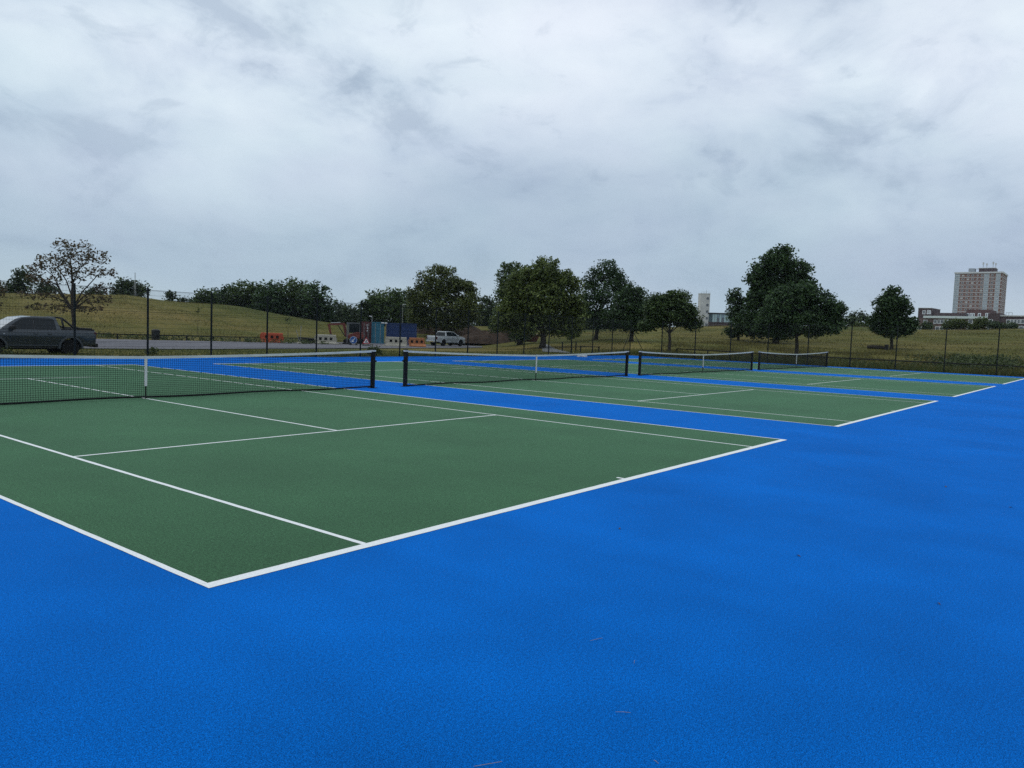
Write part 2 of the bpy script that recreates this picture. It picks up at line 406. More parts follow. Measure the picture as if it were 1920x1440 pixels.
# ------------------------------------------------------------------ nets
def make_net():
    root = thing('tennis_net', '', 'tennis net', (0, HALF, 0))
    x0, x1, xc = -0.914, CW+0.914, CW/2
    def top(x):
        t = abs(x-xc)/(x1-xc); return 0.914 + (1.055-0.914)*(0.35*t+0.65*t*t)
    for xp in (x0, x1):
        p = MB().box(xp-0.05, xp+0.05, -0.05, 0.05, 0.012, 1.085).build('net_post', M['black_steel'], root, bevel=0.012)
        MB().box(xp-0.11, xp+0.11, -0.08, 0.08, 0.0, 0.014).build('base_plate', M['black_steel'], p)
        sgn = 1 if xp > xc else -1
        MB().box(xp-0.053, xp+0.053, -0.054, 0.054, 1.02, 1.055).build('tape_collar', M['tape'], p)
        MB().tube([(xp+sgn*0.05, 0, 0.75), (xp+sgn*0.12, 0, 0.75)], 0.025, 8).build('winder', M['black_steel'], p)
    xa, xb = x0+0.06, x1-0.06
    # white band over the head cable
    n = 48; b = MB()
    xs = [xa+(xb-xa)*i/n for i in range(n+1)]
    for i in range(n):
        za, zb = top(xs[i]), top(xs[i+1])
        for s_ in (-1, 1):
            y = 0.010*s_
            b.add([(xs[i], y, za-0.06), (xs[i+1], y, zb-0.06), (xs[i+1], y, zb-0.004), (xs[i], y, za-0.004)], [(0, 1, 2, 3)])
        b.add([(xs[i], -0.010, za-0.004), (xs[i+1], -0.010, zb-0.004), (xs[i+1], 0.010, zb-0.004), (xs[i], 0.010, za-0.004)], [(0, 1, 2, 3)])
    b.build('headband', M['tape'], root)
    bb = MB().tube([(x, 0, 0.035+0.01*math.sin(x*1.7)) for x in xs], 0.022, 6); bb.build('bottom_cord', M['net'], root)
    # mesh of knotted cord
    k = MB(); pitch = 0.0455; rc = 0.0034
    nx = int((xb-xa)/pitch)
    for i in range(nx+1):
        x = xa+(xb-xa)*i/nx; y = 0.012*math.sin(x*2.3)
        k.tube([(x, 0, 0.03), (x+0.006*math.sin(x*5), y, 0.45), (x, 0, top(x)-0.05)], rc, 4, cap=False)
    nz = 20
    for j in range(1, nz):
        t = j/nz
        k.tube([(x, 0.012*math.sin(x*2.3)*math.sin(math.pi*t), 0.035+(top(x)-0.09)*t) for x in xs], rc, 4, cap=False)
    k.build('net_mesh', M['net'], root, kind='stuff')
    st = MB().box(xc-0.025, xc+0.025, -0.016, 0.016, 0.27, 0.915); so = st.build('centre_strap', M['tape'], root)
    MB().box(xc-0.012, xc+0.012, -0.010, 0.010, 0.0, 0.27).build('strap_anchor', M['black_steel'], so)
    return root
net0 = make_net()
NET_LABEL = ['black tennis net with white band across the nearest court, running out at the left edge',
             'second tennis net from the left, its posts flanking the two gaps between nets',
             'third tennis net from the left, smaller, with its white centre strap showing',
             'smallest and farthest tennis net, rightmost of the four']
for i, ox in enumerate(OFF):
    o = net0 if i == 0 else copy_tree(net0)
    o.location = (ox, HALF, 0); o['label'] = NET_LABEL[i]; o['group'] = 'tennis nets across the four courts'

# ------------------------------------------------------------------ perimeter fence
PW = 2.965
def panel_mesh(w, h):
    b = MB(); r_ = 0.0034
    n = int(w/0.05)
    for i in range(1, n):
        x = w*i/n; b.tube([(x, 0, 0.06), (x, 0, h)], r_, 4, cap=False)
    z = 0.08
    while z < h+0.01:
        b.tube([(0.03, 0.004, z), (w-0.03, 0.004, z)], r_*1.15, 4, cap=False); z += 0.2
    for z in (0.08, 1.0, 1.96, h-0.01): b.tube([(0.03, -0.006, z), (w-0.03, -0.006, z)], 0.006, 4, cap=False)
    return b.mesh('wire_panel')
PANEL = panel_mesh(PW, 2.92); PANEL.materials.append(M['fence_steel'])
POST = MB().box(-0.03, 0.03, -0.03, 0.03, -0.3, 2.98).mesh('fence_post'); POST.materials.append(M['fence_steel'])
CAP = MB().box(-0.034, 0.034, -0.034, 0.034, 2.98, 3.0).mesh('post_cap'); CAP.materials.append(M['fence_steel'])
def fence(label, p0, direction, count):
    root = thing('mesh_fence', label, 'fence', p0, 0)
    rz = math.atan2(direction[1], direction[0])
    for i in range(count+1):
        po = obj('fence_post', POST, parent=root, loc=(direction[0]*PW*i, direction[1]*PW*i, 0), rotz=rz)
        obj('post_cap', CAP, parent=po)
        if i < count: obj('wire_panel', PANEL, parent=root, loc=(direction[0]*PW*i, direction[1]*PW*i, 0), rotz=rz, kind='stuff')
    return root
f1 = fence('tall dark wire mesh fence along the far side, before the car park', (FX-18*PW, FY, 0), (1, 0), 18)
f2 = fence('tall dark wire mesh fence along the right end, in front of the open meadow', (FX, FY-12*PW, 0), (0, 1), 11)
# the raking stays of the corner post
for (ax, ay) in ((-1, 0), (0, -1)):
    MB().tube([(18*PW+ax*0.05, ay*0.05-0.06*abs(ax), 2.3), (18*PW+ax*1.55, ay*1.55-0.06*abs(ax), 0.0)], 0.026, 6).build('raking_stay', M['fence_steel'], f1)

# ------------------------------------------------------------------ trees
def leaves_mesh(name, centres, sigma, per, size, flat=0.75, droop=0.0):
    K = len(centres); n = K*per
    c = np.repeat(np.array(centres), per, axis=0)
    off = rng.normal(0, 1, (n, 3)); off /= np.maximum(1e-6, np.linalg.norm(off, axis=1))[:, None]
    off *= (rng.random(n)**0.5)[:, None]*np.repeat(np.array(sigma), per)[:, None]
    off[:, 2] *= flat
    c = c+off
    a = rng.normal(0, 1, (n, 3)); a[:, 2] = a[:, 2]*0.6-droop
    a /= np.linalg.norm(a, axis=1)[:, None]
    b = rng.normal(0, 1, (n, 3)); b[:, 2] *= 0.5
    b -= a*np.sum(a*b, axis=1)[:, None]; b /= np.maximum(1e-6, np.linalg.norm(b, axis=1))[:, None]
    l = size*(0.65+0.7*rng.random(n)); w = l*(0.42+0.22*rng.random(n))
    nn = np.cross(a, b)
    v = np.empty((n, 4, 3))
    v[:, 0] = c-a*l[:, None]; v[:, 1] = c+b*w[:, None]-nn*(w*0.25)[:, None]; v[:, 2] = c+a*l[:, None]; v[:, 3] = c-b*w[:, None]-nn*(w*0.25)[:, None]
    return np_mesh(name, v.reshape(-1, 3), np.arange(n*4).reshape(n, 4))

U_ = random.uniform
def tree(name, label, px, dist, lobes, leaf='leaf', size=0.22, dens=1.0, per=34, clump=0.95, trunk_px=10, branches=70,
         group=None, fill=0.35, droop=0.0, lean=0.0, cat='tree', base=None, depth=0.85, fork=0.25, limb_w=1.0, inset=0.5, limb_floor=0.0):
    """lobes: photo-measured ellipses (x, y, rx, ry), each made a rounded volume of foliage round the stem"""
    b0 = base if base is not None else col(px, dist)
    root = thing(name, label, cat, b0, 0, group)
    ca = math.cos(math.atan((px-960)/F_PX)); k = dist*ca*ca/F_PX; ky = dist*ca/F_PX
    to = Vector((b0.x-CAM.x, b0.y-CAM.y, 0)).normalized(); side = Vector((to.y, -to.x, 0))
    cents, sig = [], []
    tot = sum(rx*ry for (_, _, rx, ry) in lobes)*k*k*math.pi
    for (x, y, rx, ry) in lobes:
        c = pt(x, y, dist*ca/math.cos(math.atan((x-960)/F_PX)))
        doff = random.uniform(-0.25, 0.25)*rx*k if len(lobes) > 1 else 0
        area = rx*ry*k*ky*math.pi
        n = max(3, int(dens*2.6*area/(clump*clump)))
        for _ in range(n):
            v = rng.normal(0, 1, 3); v /= np.linalg.norm(v)
            rr = 1-(1-fill)*abs(rng.normal(0, 0.33)) if rng.random() < 0.75 else rng.random()**0.4
            rr = max(0.1, min(1.04, rr))*(0.90+0.16*rng.random())
            s_ = clump*(0.55+0.75*rng.random())
            rx_, ry_ = max(rx*k-s_*inset, rx*k*0.5), max(ry*ky-s_*inset*0.9, ry*ky*0.5)
            p = c + side*(v[0]*rr*rx_) + to*(v[1]*rr*rx_*depth+doff) + Vector((0, 0, v[2]*rr*ry_))
            cents.append(np.array(p-b0)); sig.append(s_)
    if leaf != 'leaf_red': size, per = size*0.80, int(per*1.4)       # fine foliage
    me = leaves_mesh('crown', cents, sig, per, size, droop=droop)
    # trunk and limbs: every branch grows from the nearest wood below it
    tb = MB(); r0 = trunk_px*k/2
    zs = [c[2] for c in cents]; ztop = np.percentile(zs, 80); zlow = np.percentile(zs, 5)
    cx = np.mean([c[0] for c in cents]); cy = np.mean([c[1] for c in cents])
    nodes = []; trunk = []
    nt_ = 7
    for i in range(nt_+1):
        t = i/nt_; z = -0.3+(ztop+0.3)*t; w_ = max(0, (z-zlow*0.8))/max(0.1, ztop-zlow*0.8)
        p = Vector((cx*w_*0.9+0.12*math.sin(i*1.7+px)*r0*2+lean*z, cy*w_*0.9+0.1*math.cos(i*2.1+px)*r0*2, z))
        trunk.append(p)
    rads = [r0*(1.35 if i == 0 else 1.0)*(1-0.82*(i/nt_)**1.1) for i in range(nt_+1)]
    tb.tube(trunk, rads, 9)
    for i in range(1, nt_+1):
        if trunk[i].z > zlow*fork: nodes.append((trunk[i], rads[i]))
    for (x, y, rx, ry) in lobes:
        tgt = pt(x, y-ry*0.25, dist*ca/math.cos(math.atan((x-960)/F_PX)))-b0
        zs_ = max(zlow*0.75, limb_floor*ztop, tgt.z-1.1*math.hypot(tgt.x, tgt.y)-0.25*(ztop-zlow))
        i0 = min(range(1, nt_), key=lambda i: abs(trunk[i].z-zs_)); p = trunk[i0]
        L_ = (tgt-p).length
        if tgt.z < p.z+0.05 or L_ < 0.5: continue
        mids = [p.lerp(tgt, q)+Vector((U_(-.05, .05)*L_, U_(-.05, .05)*L_, 0.10*L_*math.sin(math.pi*q))) for q in (0.33, 0.66)]
        ra = min(rads[i0]*0.55, 0.034*L_)
        tb.tube([p]+mids+[tgt], [ra, ra*0.75, ra*0.5, ra*0.2], 6, cap=False)
        nodes += [(mids[0], ra*0.75), (mids[1], ra*0.5), (p.lerp(tgt, 0.5), ra*0.6), (tgt, ra*0.25)]
    order = sorted(range(len(cents)), key=lambda i: (cents[i][0]-cx)**2+(cents[i][1]-cy)**2+0.3*(cents[i][2]-zlow)**2)
    step = max(1, len(order)//branches)
    for i in order[::step]:
        tgt = Vector(cents[i])
        best, bd = None, 1e9
        for (p, rr) in nodes:
            dz = tgt.z-p.z
            dd = (tgt-p).length + (1.5*max(0, -dz+0.2))
            if dd < bd: best, bd = (p, rr), dd
        p, rr = best
        L_ = (tgt-p).length
        if L_ < 0.15: continue
        m1 = p.lerp(tgt, 0.4)+Vector((random.uniform(-.1, .1)*L_, random.uniform(-.1, .1)*L_, 0.10*L_))
        m2 = p.lerp(tgt, 0.75)+Vector((random.uniform(-.08, .08)*L_, random.uniform(-.08, .08)*L_, 0.08*L_))
        ra = min(rr*0.7, (0.018+0.022*L_)*limb_w)
        tb.tube([p, m1, m2, tgt], [ra, ra*0.75, ra*0.5, ra*0.22], 5, cap=False)
        nodes += [(m1, ra*0.75), (m2, ra*0.5), (tgt, ra*0.25)]
    tb.build('trunk', M['bark'], root, smooth_=True)
    obj('crown', me, M[leaf], root)
    return root

# -- the sparse russet tree behind the pickup
tree('sparse_tree', 'sparse russet-leaved tree with bare branches behind the grey pickup', 137, 62,
     [(135, 466, 46, 18), (100, 488, 40, 14), (172, 482, 40, 16), (78, 502, 30, 12), (66, 516, 22, 10), (90, 526, 44, 11), (190, 512, 32, 14), (195, 540, 30, 12), (135, 505, 40, 26), (82, 552, 58, 11), (182, 560, 38, 11), (105, 576, 60, 10), (172, 578, 36, 8)], 'leaf_red',
     size=0.10, dens=1.05, per=9, clump=0.42, trunk_px=10.5, branches=520, fill=0.7, lean=0.01, limb_w=1.4, limb_floor=0.34)
tree('sparse_tree', 'sparse russet tree cut off by the left edge of the picture', -22, 62,
     [(-25, 540, 36, 36), (-40, 570, 45, 25)], 'leaf_red', size=0.095, dens=1.15, per=13, clump=0.50, trunk_px=11, branches=200, limb_w=1.6, limb_floor=0.34, fill=0.8)

# -- park trees along the far side
tree('park_tree', 'broad olive-green tree standing behind the white pickup', 836, 118,
     [(826, 528, 46, 34), (868, 548, 34, 26), (800, 560, 40, 34), (850, 575, 56, 34), (830, 600, 60, 26), (880, 590, 26, 20), (785, 590, 26, 26)], 'leaf_warm',
     size=0.24, dens=1.25, per=42, clump=1.15, trunk_px=12, branches=90)
tree('chestnut_tree', 'tallest bushy chestnut tree with yellow-green leaves, its dark trunk left of the path', 1018, 82,
     [(1020, 512, 38, 32), (985, 540, 45, 40), (1055, 545, 40, 40), (965, 580, 38, 34), (1020, 570, 50, 46), (1075, 590, 28, 38), (1000, 608, 58, 26), (1060, 622, 34, 14), (945, 600, 26, 22)], 'leaf_olive',
     size=0.19, dens=1.35, per=44, clump=0.85, trunk_px=12, branches=110, droop=0.5)
tree('park_tree', 'darker tree showing above and left of the big chestnut', 975, 96,
     [(966, 525, 36, 38), (950, 550, 26, 36), (985, 570, 40, 50), (945, 590, 20, 40), (930, 610, 18, 18), (972, 625, 26, 18)], 'leaf',
     size=0.2, dens=1.15, per=38, clump=0.95, trunk_px=11, branches=90)
tree('park_tree', 'tall dark tree with sky showing through, right of the big chestnut', 1118, 100,
     [(1140, 512, 34, 28), (1110, 525, 22, 30), (1150, 550, 44, 34), (1105, 570, 30, 40), (1140, 595, 50, 28), (1165, 535, 20, 24)], 'leaf_deep',
     size=0.2, dens=1.0, per=34, clump=0.95, trunk_px=8, branches=120)
tree('park_tree', 'low dark tree behind the fence corner stays', 1185, 92,
     [(1180, 570, 36, 32), (1165, 595, 36, 24), (1205, 595, 26, 26), (1190, 548, 24, 16), (1185, 612, 40, 12)], 'leaf_deep',
     size=0.18, dens=1.25, per=40, clump=0.8, trunk_px=9, branches=90)
tree('park_tree', 'round spreading tree with a straight trunk, right of the fence corner stays', 1256, 72,
     [(1255, 585, 50, 32), (1228, 590, 28, 30), (1290, 592, 26, 26), (1270, 562, 34, 20), (1240, 560, 24, 14), (1300, 608, 18, 14), (1215, 610, 18, 14)], 'leaf',
     size=0.15, dens=1.25, per=42, clump=0.65, trunk_px=7, branches=120)
tree('park_tree', 'small loose tree just left of the giant chestnut, right of the white tower', 1385, 100,
     [(1376, 555, 14, 18), (1382, 580, 22, 28), (1395, 605, 26, 24), (1378, 622, 22, 14)], 'leaf_deep',
     size=0.2, dens=1.2, per=36, clump=0.85, trunk_px=5, branches=60)
tree('chestnut_tree', 'largest dome-shaped dark chestnut tree, tallest in the picture', 1456, 98,
     [(1462, 490, 38, 32), (1430, 520, 32, 36), (1495, 515, 34, 34), (1462, 545, 60, 48), (1430, 575, 38, 40), (1410, 605, 40, 26), (1500, 560, 40, 44), (1440, 622, 50, 16)], 'leaf_deep',
     size=0.23, dens=1.4, per=46, clump=1.0, trunk_px=12, branches=90, droop=0.3)
tree('park_tree', 'wide dark tree in front of the giant chestnut, behind the farthest net', 1495, 74,
     [(1490, 565, 56, 42), (1540, 580, 38, 36), (1570, 590, 20, 30), (1455, 600, 46, 34), (1510, 608, 66, 28), (1440, 610, 28, 24), (1565, 612, 18, 16)], 'leaf_deep',
     size=0.16, dens=1.35, per=44, clump=0.7, trunk_px=8.5, branches=130)
tree('park_tree', 'lone neat egg-shaped tree in the meadow, left of the brick tower block', 1673, 92,
     [(1672, 560, 28, 26), (1660, 578, 30, 26), (1685, 580, 28, 28), (1672, 605, 47, 26), (1650, 608, 26, 22), (1697, 608, 26, 20), (1675, 622, 40, 10)], 'leaf_deep',
     size=0.19, dens=1.35, per=42, clump=0.8, trunk_px=7, branches=80)

# -- far trees behind the hill and the meadow
FAR = [
 (35, 150, [(42, 528, 20, 22), (30, 545, 32, 18), (38, 512, 8, 10)], 'dark rounded tree at the far left behind the russet trees', 'leaf_far'),
 (85, 160, [(82, 545, 26, 14)], 'low dark tree half hidden by the left side of the sparse russet tree', 'leaf_far'),
 (175, 165, [(170, 552, 30, 10)], 'low dark hedge-like tree right of the sparse russet trunk', 'leaf_far'),
 (240, 175, [(232, 535, 16, 18), (222, 548, 14, 12), (250, 543, 14, 16), (268, 545, 12, 12), (240, 552, 30, 8)], 'far tree group on the hilltop beside the thin mast', 'leaf_far'),
 (318, 180, [(318, 557, 11, 9), (316, 550, 6, 5)], 'tiny far tree on the skyline right of the mast', 'leaf_far'),
 (342, 180, [(344, 564, 14, 6)], 'smallest far shrub on the skyline left of the wood', 'leaf_far'),
 (385, 160, [(388, 562, 26, 20), (376, 566, 14, 14)], 'leftmost tree of the dark wood behind the hill', 'leaf'),
 (424, 165, [(424, 558, 34, 24), (410, 568, 26, 14)], 'second tree from the left in the dark wood behind the hill', 'leaf_deep'),
 (462, 162, [(464, 552, 38, 27), (448, 566, 32, 20), (480, 570, 30, 18)], 'round-topped tree, third from the left in the dark wood behind the hill', 'leaf'),
 (508, 155, [(508, 562, 34, 32), (495, 580, 26, 18), (520, 582, 26, 18)], 'lower tree in the dip of the dark wood behind the hill', 'leaf_deep'),
 (550, 158, [(548, 555, 44, 32), (535, 575, 34, 30), (570, 580, 40, 30)], 'highest tree of the dark wood behind the hill', 'leaf'),
 (592, 152, [(590, 564, 32, 32), (600, 590, 30, 22)], 'rightmost full tree of the dark wood, sloping down', 'leaf_deep'),
 (628, 165, [(628, 582, 22, 18), (632, 598, 24, 14)], 'small tree at the right foot of the dark wood', 'leaf_far'),
 (658, 150, [(655, 588, 28, 18), (662, 602, 28, 14)], 'low tree behind the digger between two woods', 'leaf_far'),
 (690, 158, [(688, 592, 22, 18)], 'low tree just left of the container dome tree', 'leaf_far'),
 (715, 145, [(724, 568, 40, 28), (705, 582, 32, 26), (738, 590, 42, 26)], 'dome-shaped dark tree above the shipping containers', 'leaf'),
 (760, 150, [(762, 575, 30, 30), (775, 595, 24, 22)], 'dark tree between the container dome tree and the olive tree', 'leaf_far'),
 (915, 150, [(912, 580, 24, 26), (900, 600, 24, 20), (925, 605, 20, 20)], 'dark far tree filling the gap left of the big chestnut', 'leaf_far'),
 (1090, 160, [(1085, 595, 30, 24)], 'dark far tree behind the gap right of the big chestnut', 'leaf_far'),
 (1215, 165, [(1215, 575, 30, 26), (1240, 590, 24, 20)], 'dark far tree behind the round spreading tree', 'leaf_far'),
 (1000, 158, [(1000, 600, 30, 24)], 'dark far tree seen through the legs of the big chestnut', 'leaf_far'),
 (1045, 162, [(1045, 600, 28, 22)], 'dark far tree directly behind the trunk of the big chestnut', 'leaf_far'),
 (1110, 156, [(1110, 602, 22, 20)], 'dark far tree left of the trunk of the tall see-through tree', 'leaf_far'),
 (1135, 158, [(1135, 600, 28, 20)], 'dark far tree behind the tall see-through tree', 'leaf_far'),
 (1175, 162, [(1175, 602, 26, 18)], 'dark far tree left of the fence corner stays', 'leaf_far'),
 (1285, 166, [(1283, 604, 24, 12)], 'low far hedge left of the white tower', 'leaf_far'),
 (1600, 185, [(1612, 600, 20, 18), (1592, 608, 16, 12)], 'hazy far tree left of the lone egg-shaped tree', 'leaf_far'),
 (1618, 178, [(1618, 610, 14, 10)], 'lighter green bush on the skyline beside the lone tree', 'leaf_light'),
]
for (px, d, lobes, label, lf) in FAR:
    ymax = max(l[1]+l[3] for l in lobes); x0 = min(l[0]-l[2]*.8 for l in lobes); x1 = max(l[0]+l[2]*.8 for l in lobes)
    lobes = lobes+[((x0+x1)/2, (ymax+hor(px))/2-2, (x1-x0)/2, max(9, (hor(px)-ymax)/2+8))]
    tree('far_tree', label, px, d, lobes, lf, size=0.36, dens=1.5, per=30, clump=1.5, trunk_px=5, branches=14, group='far trees along the skyline', depth=0.9, inset=0.25)
BUSH = [
 (1737, 185, [(1738, 612, 14, 9)], 'dark bush under the left end of the white fascia', 'leaf_far'),
 (1795, 190, [(1790, 607, 22, 11), (1778, 613, 14, 7), (1805, 609, 14, 9)], 'light green tree in front of the low brick building, left of the pair', 'leaf_light'),
 (1845, 190, [(1842, 604, 17, 9), (1832, 613, 20, 8)], 'light green tree in front of the low brick building, right of the pair', 'leaf_light'),
 (1888, 190, [(1885, 613, 30, 9), (1865, 610, 14, 9)], 'dark hedge in front of the low brick building at the right', 'leaf_far'),
]
for (px, d, lobes, label, lf) in BUSH:
    tree('far_shrub', label, px, d, lobes, lf, size=0.30, dens=1.6, per=26, clump=1.1, trunk_px=3, branches=10, cat='shrub', group='shrubs before the low brick building')
# shrubs by the fence
tree('shrub', 'ragged dark shrub growing behind the fence, between the first two net posts', 704, 48, [(702, 655, 15, 9), (697, 662, 14, 8), (708, 662, 12, 8)], 'weed', size=0.10, dens=1.0, per=16, clump=0.35, trunk_px=1.5, branches=30, cat='shrub', fill=0.7)
tree('shrub', 'small upright green shrub behind the left post of the second net', 760, 47, [(759, 660, 5, 8), (757, 665, 6, 5)], 'weed', size=0.09, dens=1.2, per=14, clump=0.3, trunk_px=1, branches=12, cat='shrub')
tree('shrub', 'low weedy bush at the fence foot below the black litter bin', 285, 42, [(284, 661, 15, 6), (290, 655, 8, 5)], 'weed', size=0.08, dens=1.2, per=16, clump=0.3, trunk_px=1, branches=12, cat='shrub', fill=0.7)
tree('shrub', 'weed clump at the fence foot before the front wheel of the grey pickup', 15, 37, [(12, 660, 12, 6)], 'weed', size=0.07, dens=1.3, per=16, clump=0.25, trunk_px=1, branches=10, cat='shrub')
# ------------------------------------------------------------------ grass
def blades(name, label, mat, region, n, h0, h1, w):
    pts = []
    while len(pts) < n:
        p = region()
        if p is not None: pts.append(p)
    p = np.array(pts); n = len(p)
    ang = rng.random(n)*2*math.pi; ln = rng.random(n)*0.5
    h = h0+(h1-h0)*rng.random(n)**1.5; ww = w*(0.6+0.8*rng.random(n))
    a2 = rng.random(n)*2*math.pi
    v = np.empty((n, 3, 3))
    dx, dy = np.cos(ang)*ww, np.sin(ang)*ww
    v[:, 0] = p+np.stack([dx, dy, np.full(n, -0.05)], 1); v[:, 1] = p+np.stack([-dx, -dy, np.full(n, -0.05)], 1)
    v[:, 2] = p+np.stack([np.cos(a2)*ln*h, np.sin(a2)*ln*h, h], 1)
    obj(name, np_mesh(name, v.reshape(-1, 3), np.arange(n*3).reshape(n, 3)), M[mat], kind='stuff', label=label)
U = random.uniform
def reg_rect(x0, x1, y0, y1):
    def f():
        x, y = U(x0, x1), U(y0, y1); return (x, y, zt(x, y))
    return f
def clumpy(f, sc_=0.35, thr=0.0):
    def g():
        p = f()
        n = math.sin(p[0]*sc_*2.1+1.3*math.sin(p[1]*sc_))+math.sin(p[1]*sc_*2.7+1.7*math.sin(p[0]*sc_*1.3))+U(-1, 1)
        return p if n > thr else None
    return g
def reg_polar(s0, s1, d0, d1):
    def f():
        s = U(s0, s1); d = d0+(d1-d0)*random.random()
        p = col(s, d); return (p.x, p.y, p.z)
    return f
blades('grass', 'short green verge grass between the far fence and the car park', 'blade', reg_rect(3, 62, 28.5, 41), 22000, 0.05, 0.16, 0.02)
blades('long_grass', 'long unmown grass along the outside of the end fence', 'blade', reg_rect(55.2, 57.6, -8, 30), 9000, 0.15, 0.55, 0.03)
blades('long_grass', 'long unmown grass along the foot of the far fence', 'blade', reg_rect(3, 57, 28.45, 29.4), 7000, 0.10, 0.35, 0.022)
blades('meadow_grass', 'tall straw-coloured meadow grass beyond the end fence', 'blade_dry', clumpy(reg_rect(57, 84, -12, 34)), 26000, 0.12, 0.45, 0.025)
blades('meadow_grass', 'dry grass covering the hill beyond the car park', 'blade_dry', clumpy(reg_polar(-150, 700, 78, 134), 0.2), 22000, 0.05, 0.20, 0.04)
blades('meadow_grass', 'dry grass covering the rising field on the right', 'blade_dry', clumpy(reg_polar(1030, 2000, 84, 162), 0.2), 26000, 0.05, 0.22, 0.04)
def bramble():
    p = col(random.gauss(1845, 45), random.gauss(73, 3.5)); return (p.x, p.y, p.z)
def weed_mass(name, label, src, n, h, per, size, sig):
    cs = []
    for _ in range(n):
        p = src(); hh = h*U(0.3, 1.0); cs.append((p[0], p[1], p[2]+hh*0.6))
    obj(name, leaves_mesh(name, cs, [sig]*n, per, size, flat=0.9), M['weed'], kind='stuff', label=label)
weed_mass('undergrowth', 'dark green bramble thicket in the meadow behind the right fence', bramble, 380, 0.85, 16, 0.10, 0.42)
def bramble2():
    p = col(U(1380, 1900), U(64.5, 67)); return (p.x, p.y, p.z)
weed_mass('undergrowth', 'low weeds along the knee rail in the meadow', bramble2, 260, 0.5, 12, 0.07, 0.3)
def weed3():
    p = col(U(180, 620), float(77+U(0, 4))); return (p.x, p.y, p.z)
weed_mass('undergrowth', 'low weeds along the knee rail at the foot of the hill', weed3, 260, 0.45, 12, 0.09, 0.35)

# ------------------------------------------------------------------ knee rails
def knee_rail(label, pts, h, step):
    root = thing('knee_rail', label, 'rail fence', pts[0], 0)
    o = pts[0]
    MB().tube([p-o+Vector((0, 0, h)) for p in pts], 0.05, 6).build('top_rail', M['rail_steel'], root)
    post = MB().box(-0.05, 0.05, -0.05, 0.05, -0.3, h).mesh('rail_post'); post.materials.append(M['rail_steel'])
    acc = 0
    for a, b in zip(pts, pts[1:]):
        if acc <= 0:
            obj('rail_post', post, parent=root, loc=a-o); acc = step
        acc -= (b-a).length
    return root
knee_rail('low dark knee rail along the foot of the hill behind the car park', [col(s, float(np.interp(s, [150, 300, 500, 600], [74.5, 76, 82, 90]))) for s in range(150, 601, 10)], 0.46, 2.6)
def gp(x, y): return Vector((x, y, zt(x, y)))
knee_rail('low dark knee rail crossing the meadow behind the end fence', [gp(62.0, y) for y in np.arange(27.5, -10, -0.75)], 0.46, 3.0)

# ------------------------------------------------------------------ pickups
M['tyre'] = simple('tyre rubber', (0.012, 0.012, 0.013), 0.85, spec=0.2)
M['rim'] = simple('alloy', (0.30, 0.31, 0.32), 0.35, metal=0.8)
M['rim_dark'] = simple('dark alloy', (0.03, 0.03, 0.033), 0.4, metal=0.6)
M['plastic'] = simple('black plastic', (0.014, 0.015, 0.016), 0.6, spec=0.35)
M['grey_plastic'] = simple('grey cladding', (0.050, 0.060, 0.068), 0.55, spec=0.3)
M['chrome'] = simple('chrome', (0.6, 0.62, 0.64), 0.15, metal=1.0)
M['grey_paint'] = simple('grey car paint', (0.017, 0.030, 0.042), 0.4, metal=0.1, var=0.05, coat=0.9)
M['silver_paint'] = simple('white car paint', (0.40, 0.43, 0.44), 0.35, var=0.04, coat=0.7)
M['red_lamp'] = simple('tail lamp', (0.06, 0.004, 0.004), 0.3, coat=0.2)
M['headlamp'] = simple('head lamp', (0.5, 0.52, 0.55), 0.1, coat=1.0)
M['plate'] = simple('yellow plate', (0.55, 0.42, 0.03), 0.5)
M['number'] = simple('number plate black', (0.01, 0.01, 0.01), 0.5)
def glass_mat(name, c, spec=0.8, coat=0.6):
    m, nt, b, N, L = mat_base(name)
    n = N_noise(nt, 1.5, 2)
    L(N_ramp(nt, n, [(0.3, tuple(x*0.8 for x in c)), (0.7, c)]), b.inputs['Base Color'])
    b.inputs['Roughness'].default_value = 0.05; b.inputs['Specular IOR Level'].default_value = spec; b.inputs['Coat Weight'].default_value = coat
    return m
M['car_glass'] = glass_mat('tinted car glass', (0.010, 0.015, 0.019), 0.3, 0.0)
M['screen_glass'] = glass_mat('windscreen glass', (0.03, 0.045, 0.05), 1.0, 1.0)

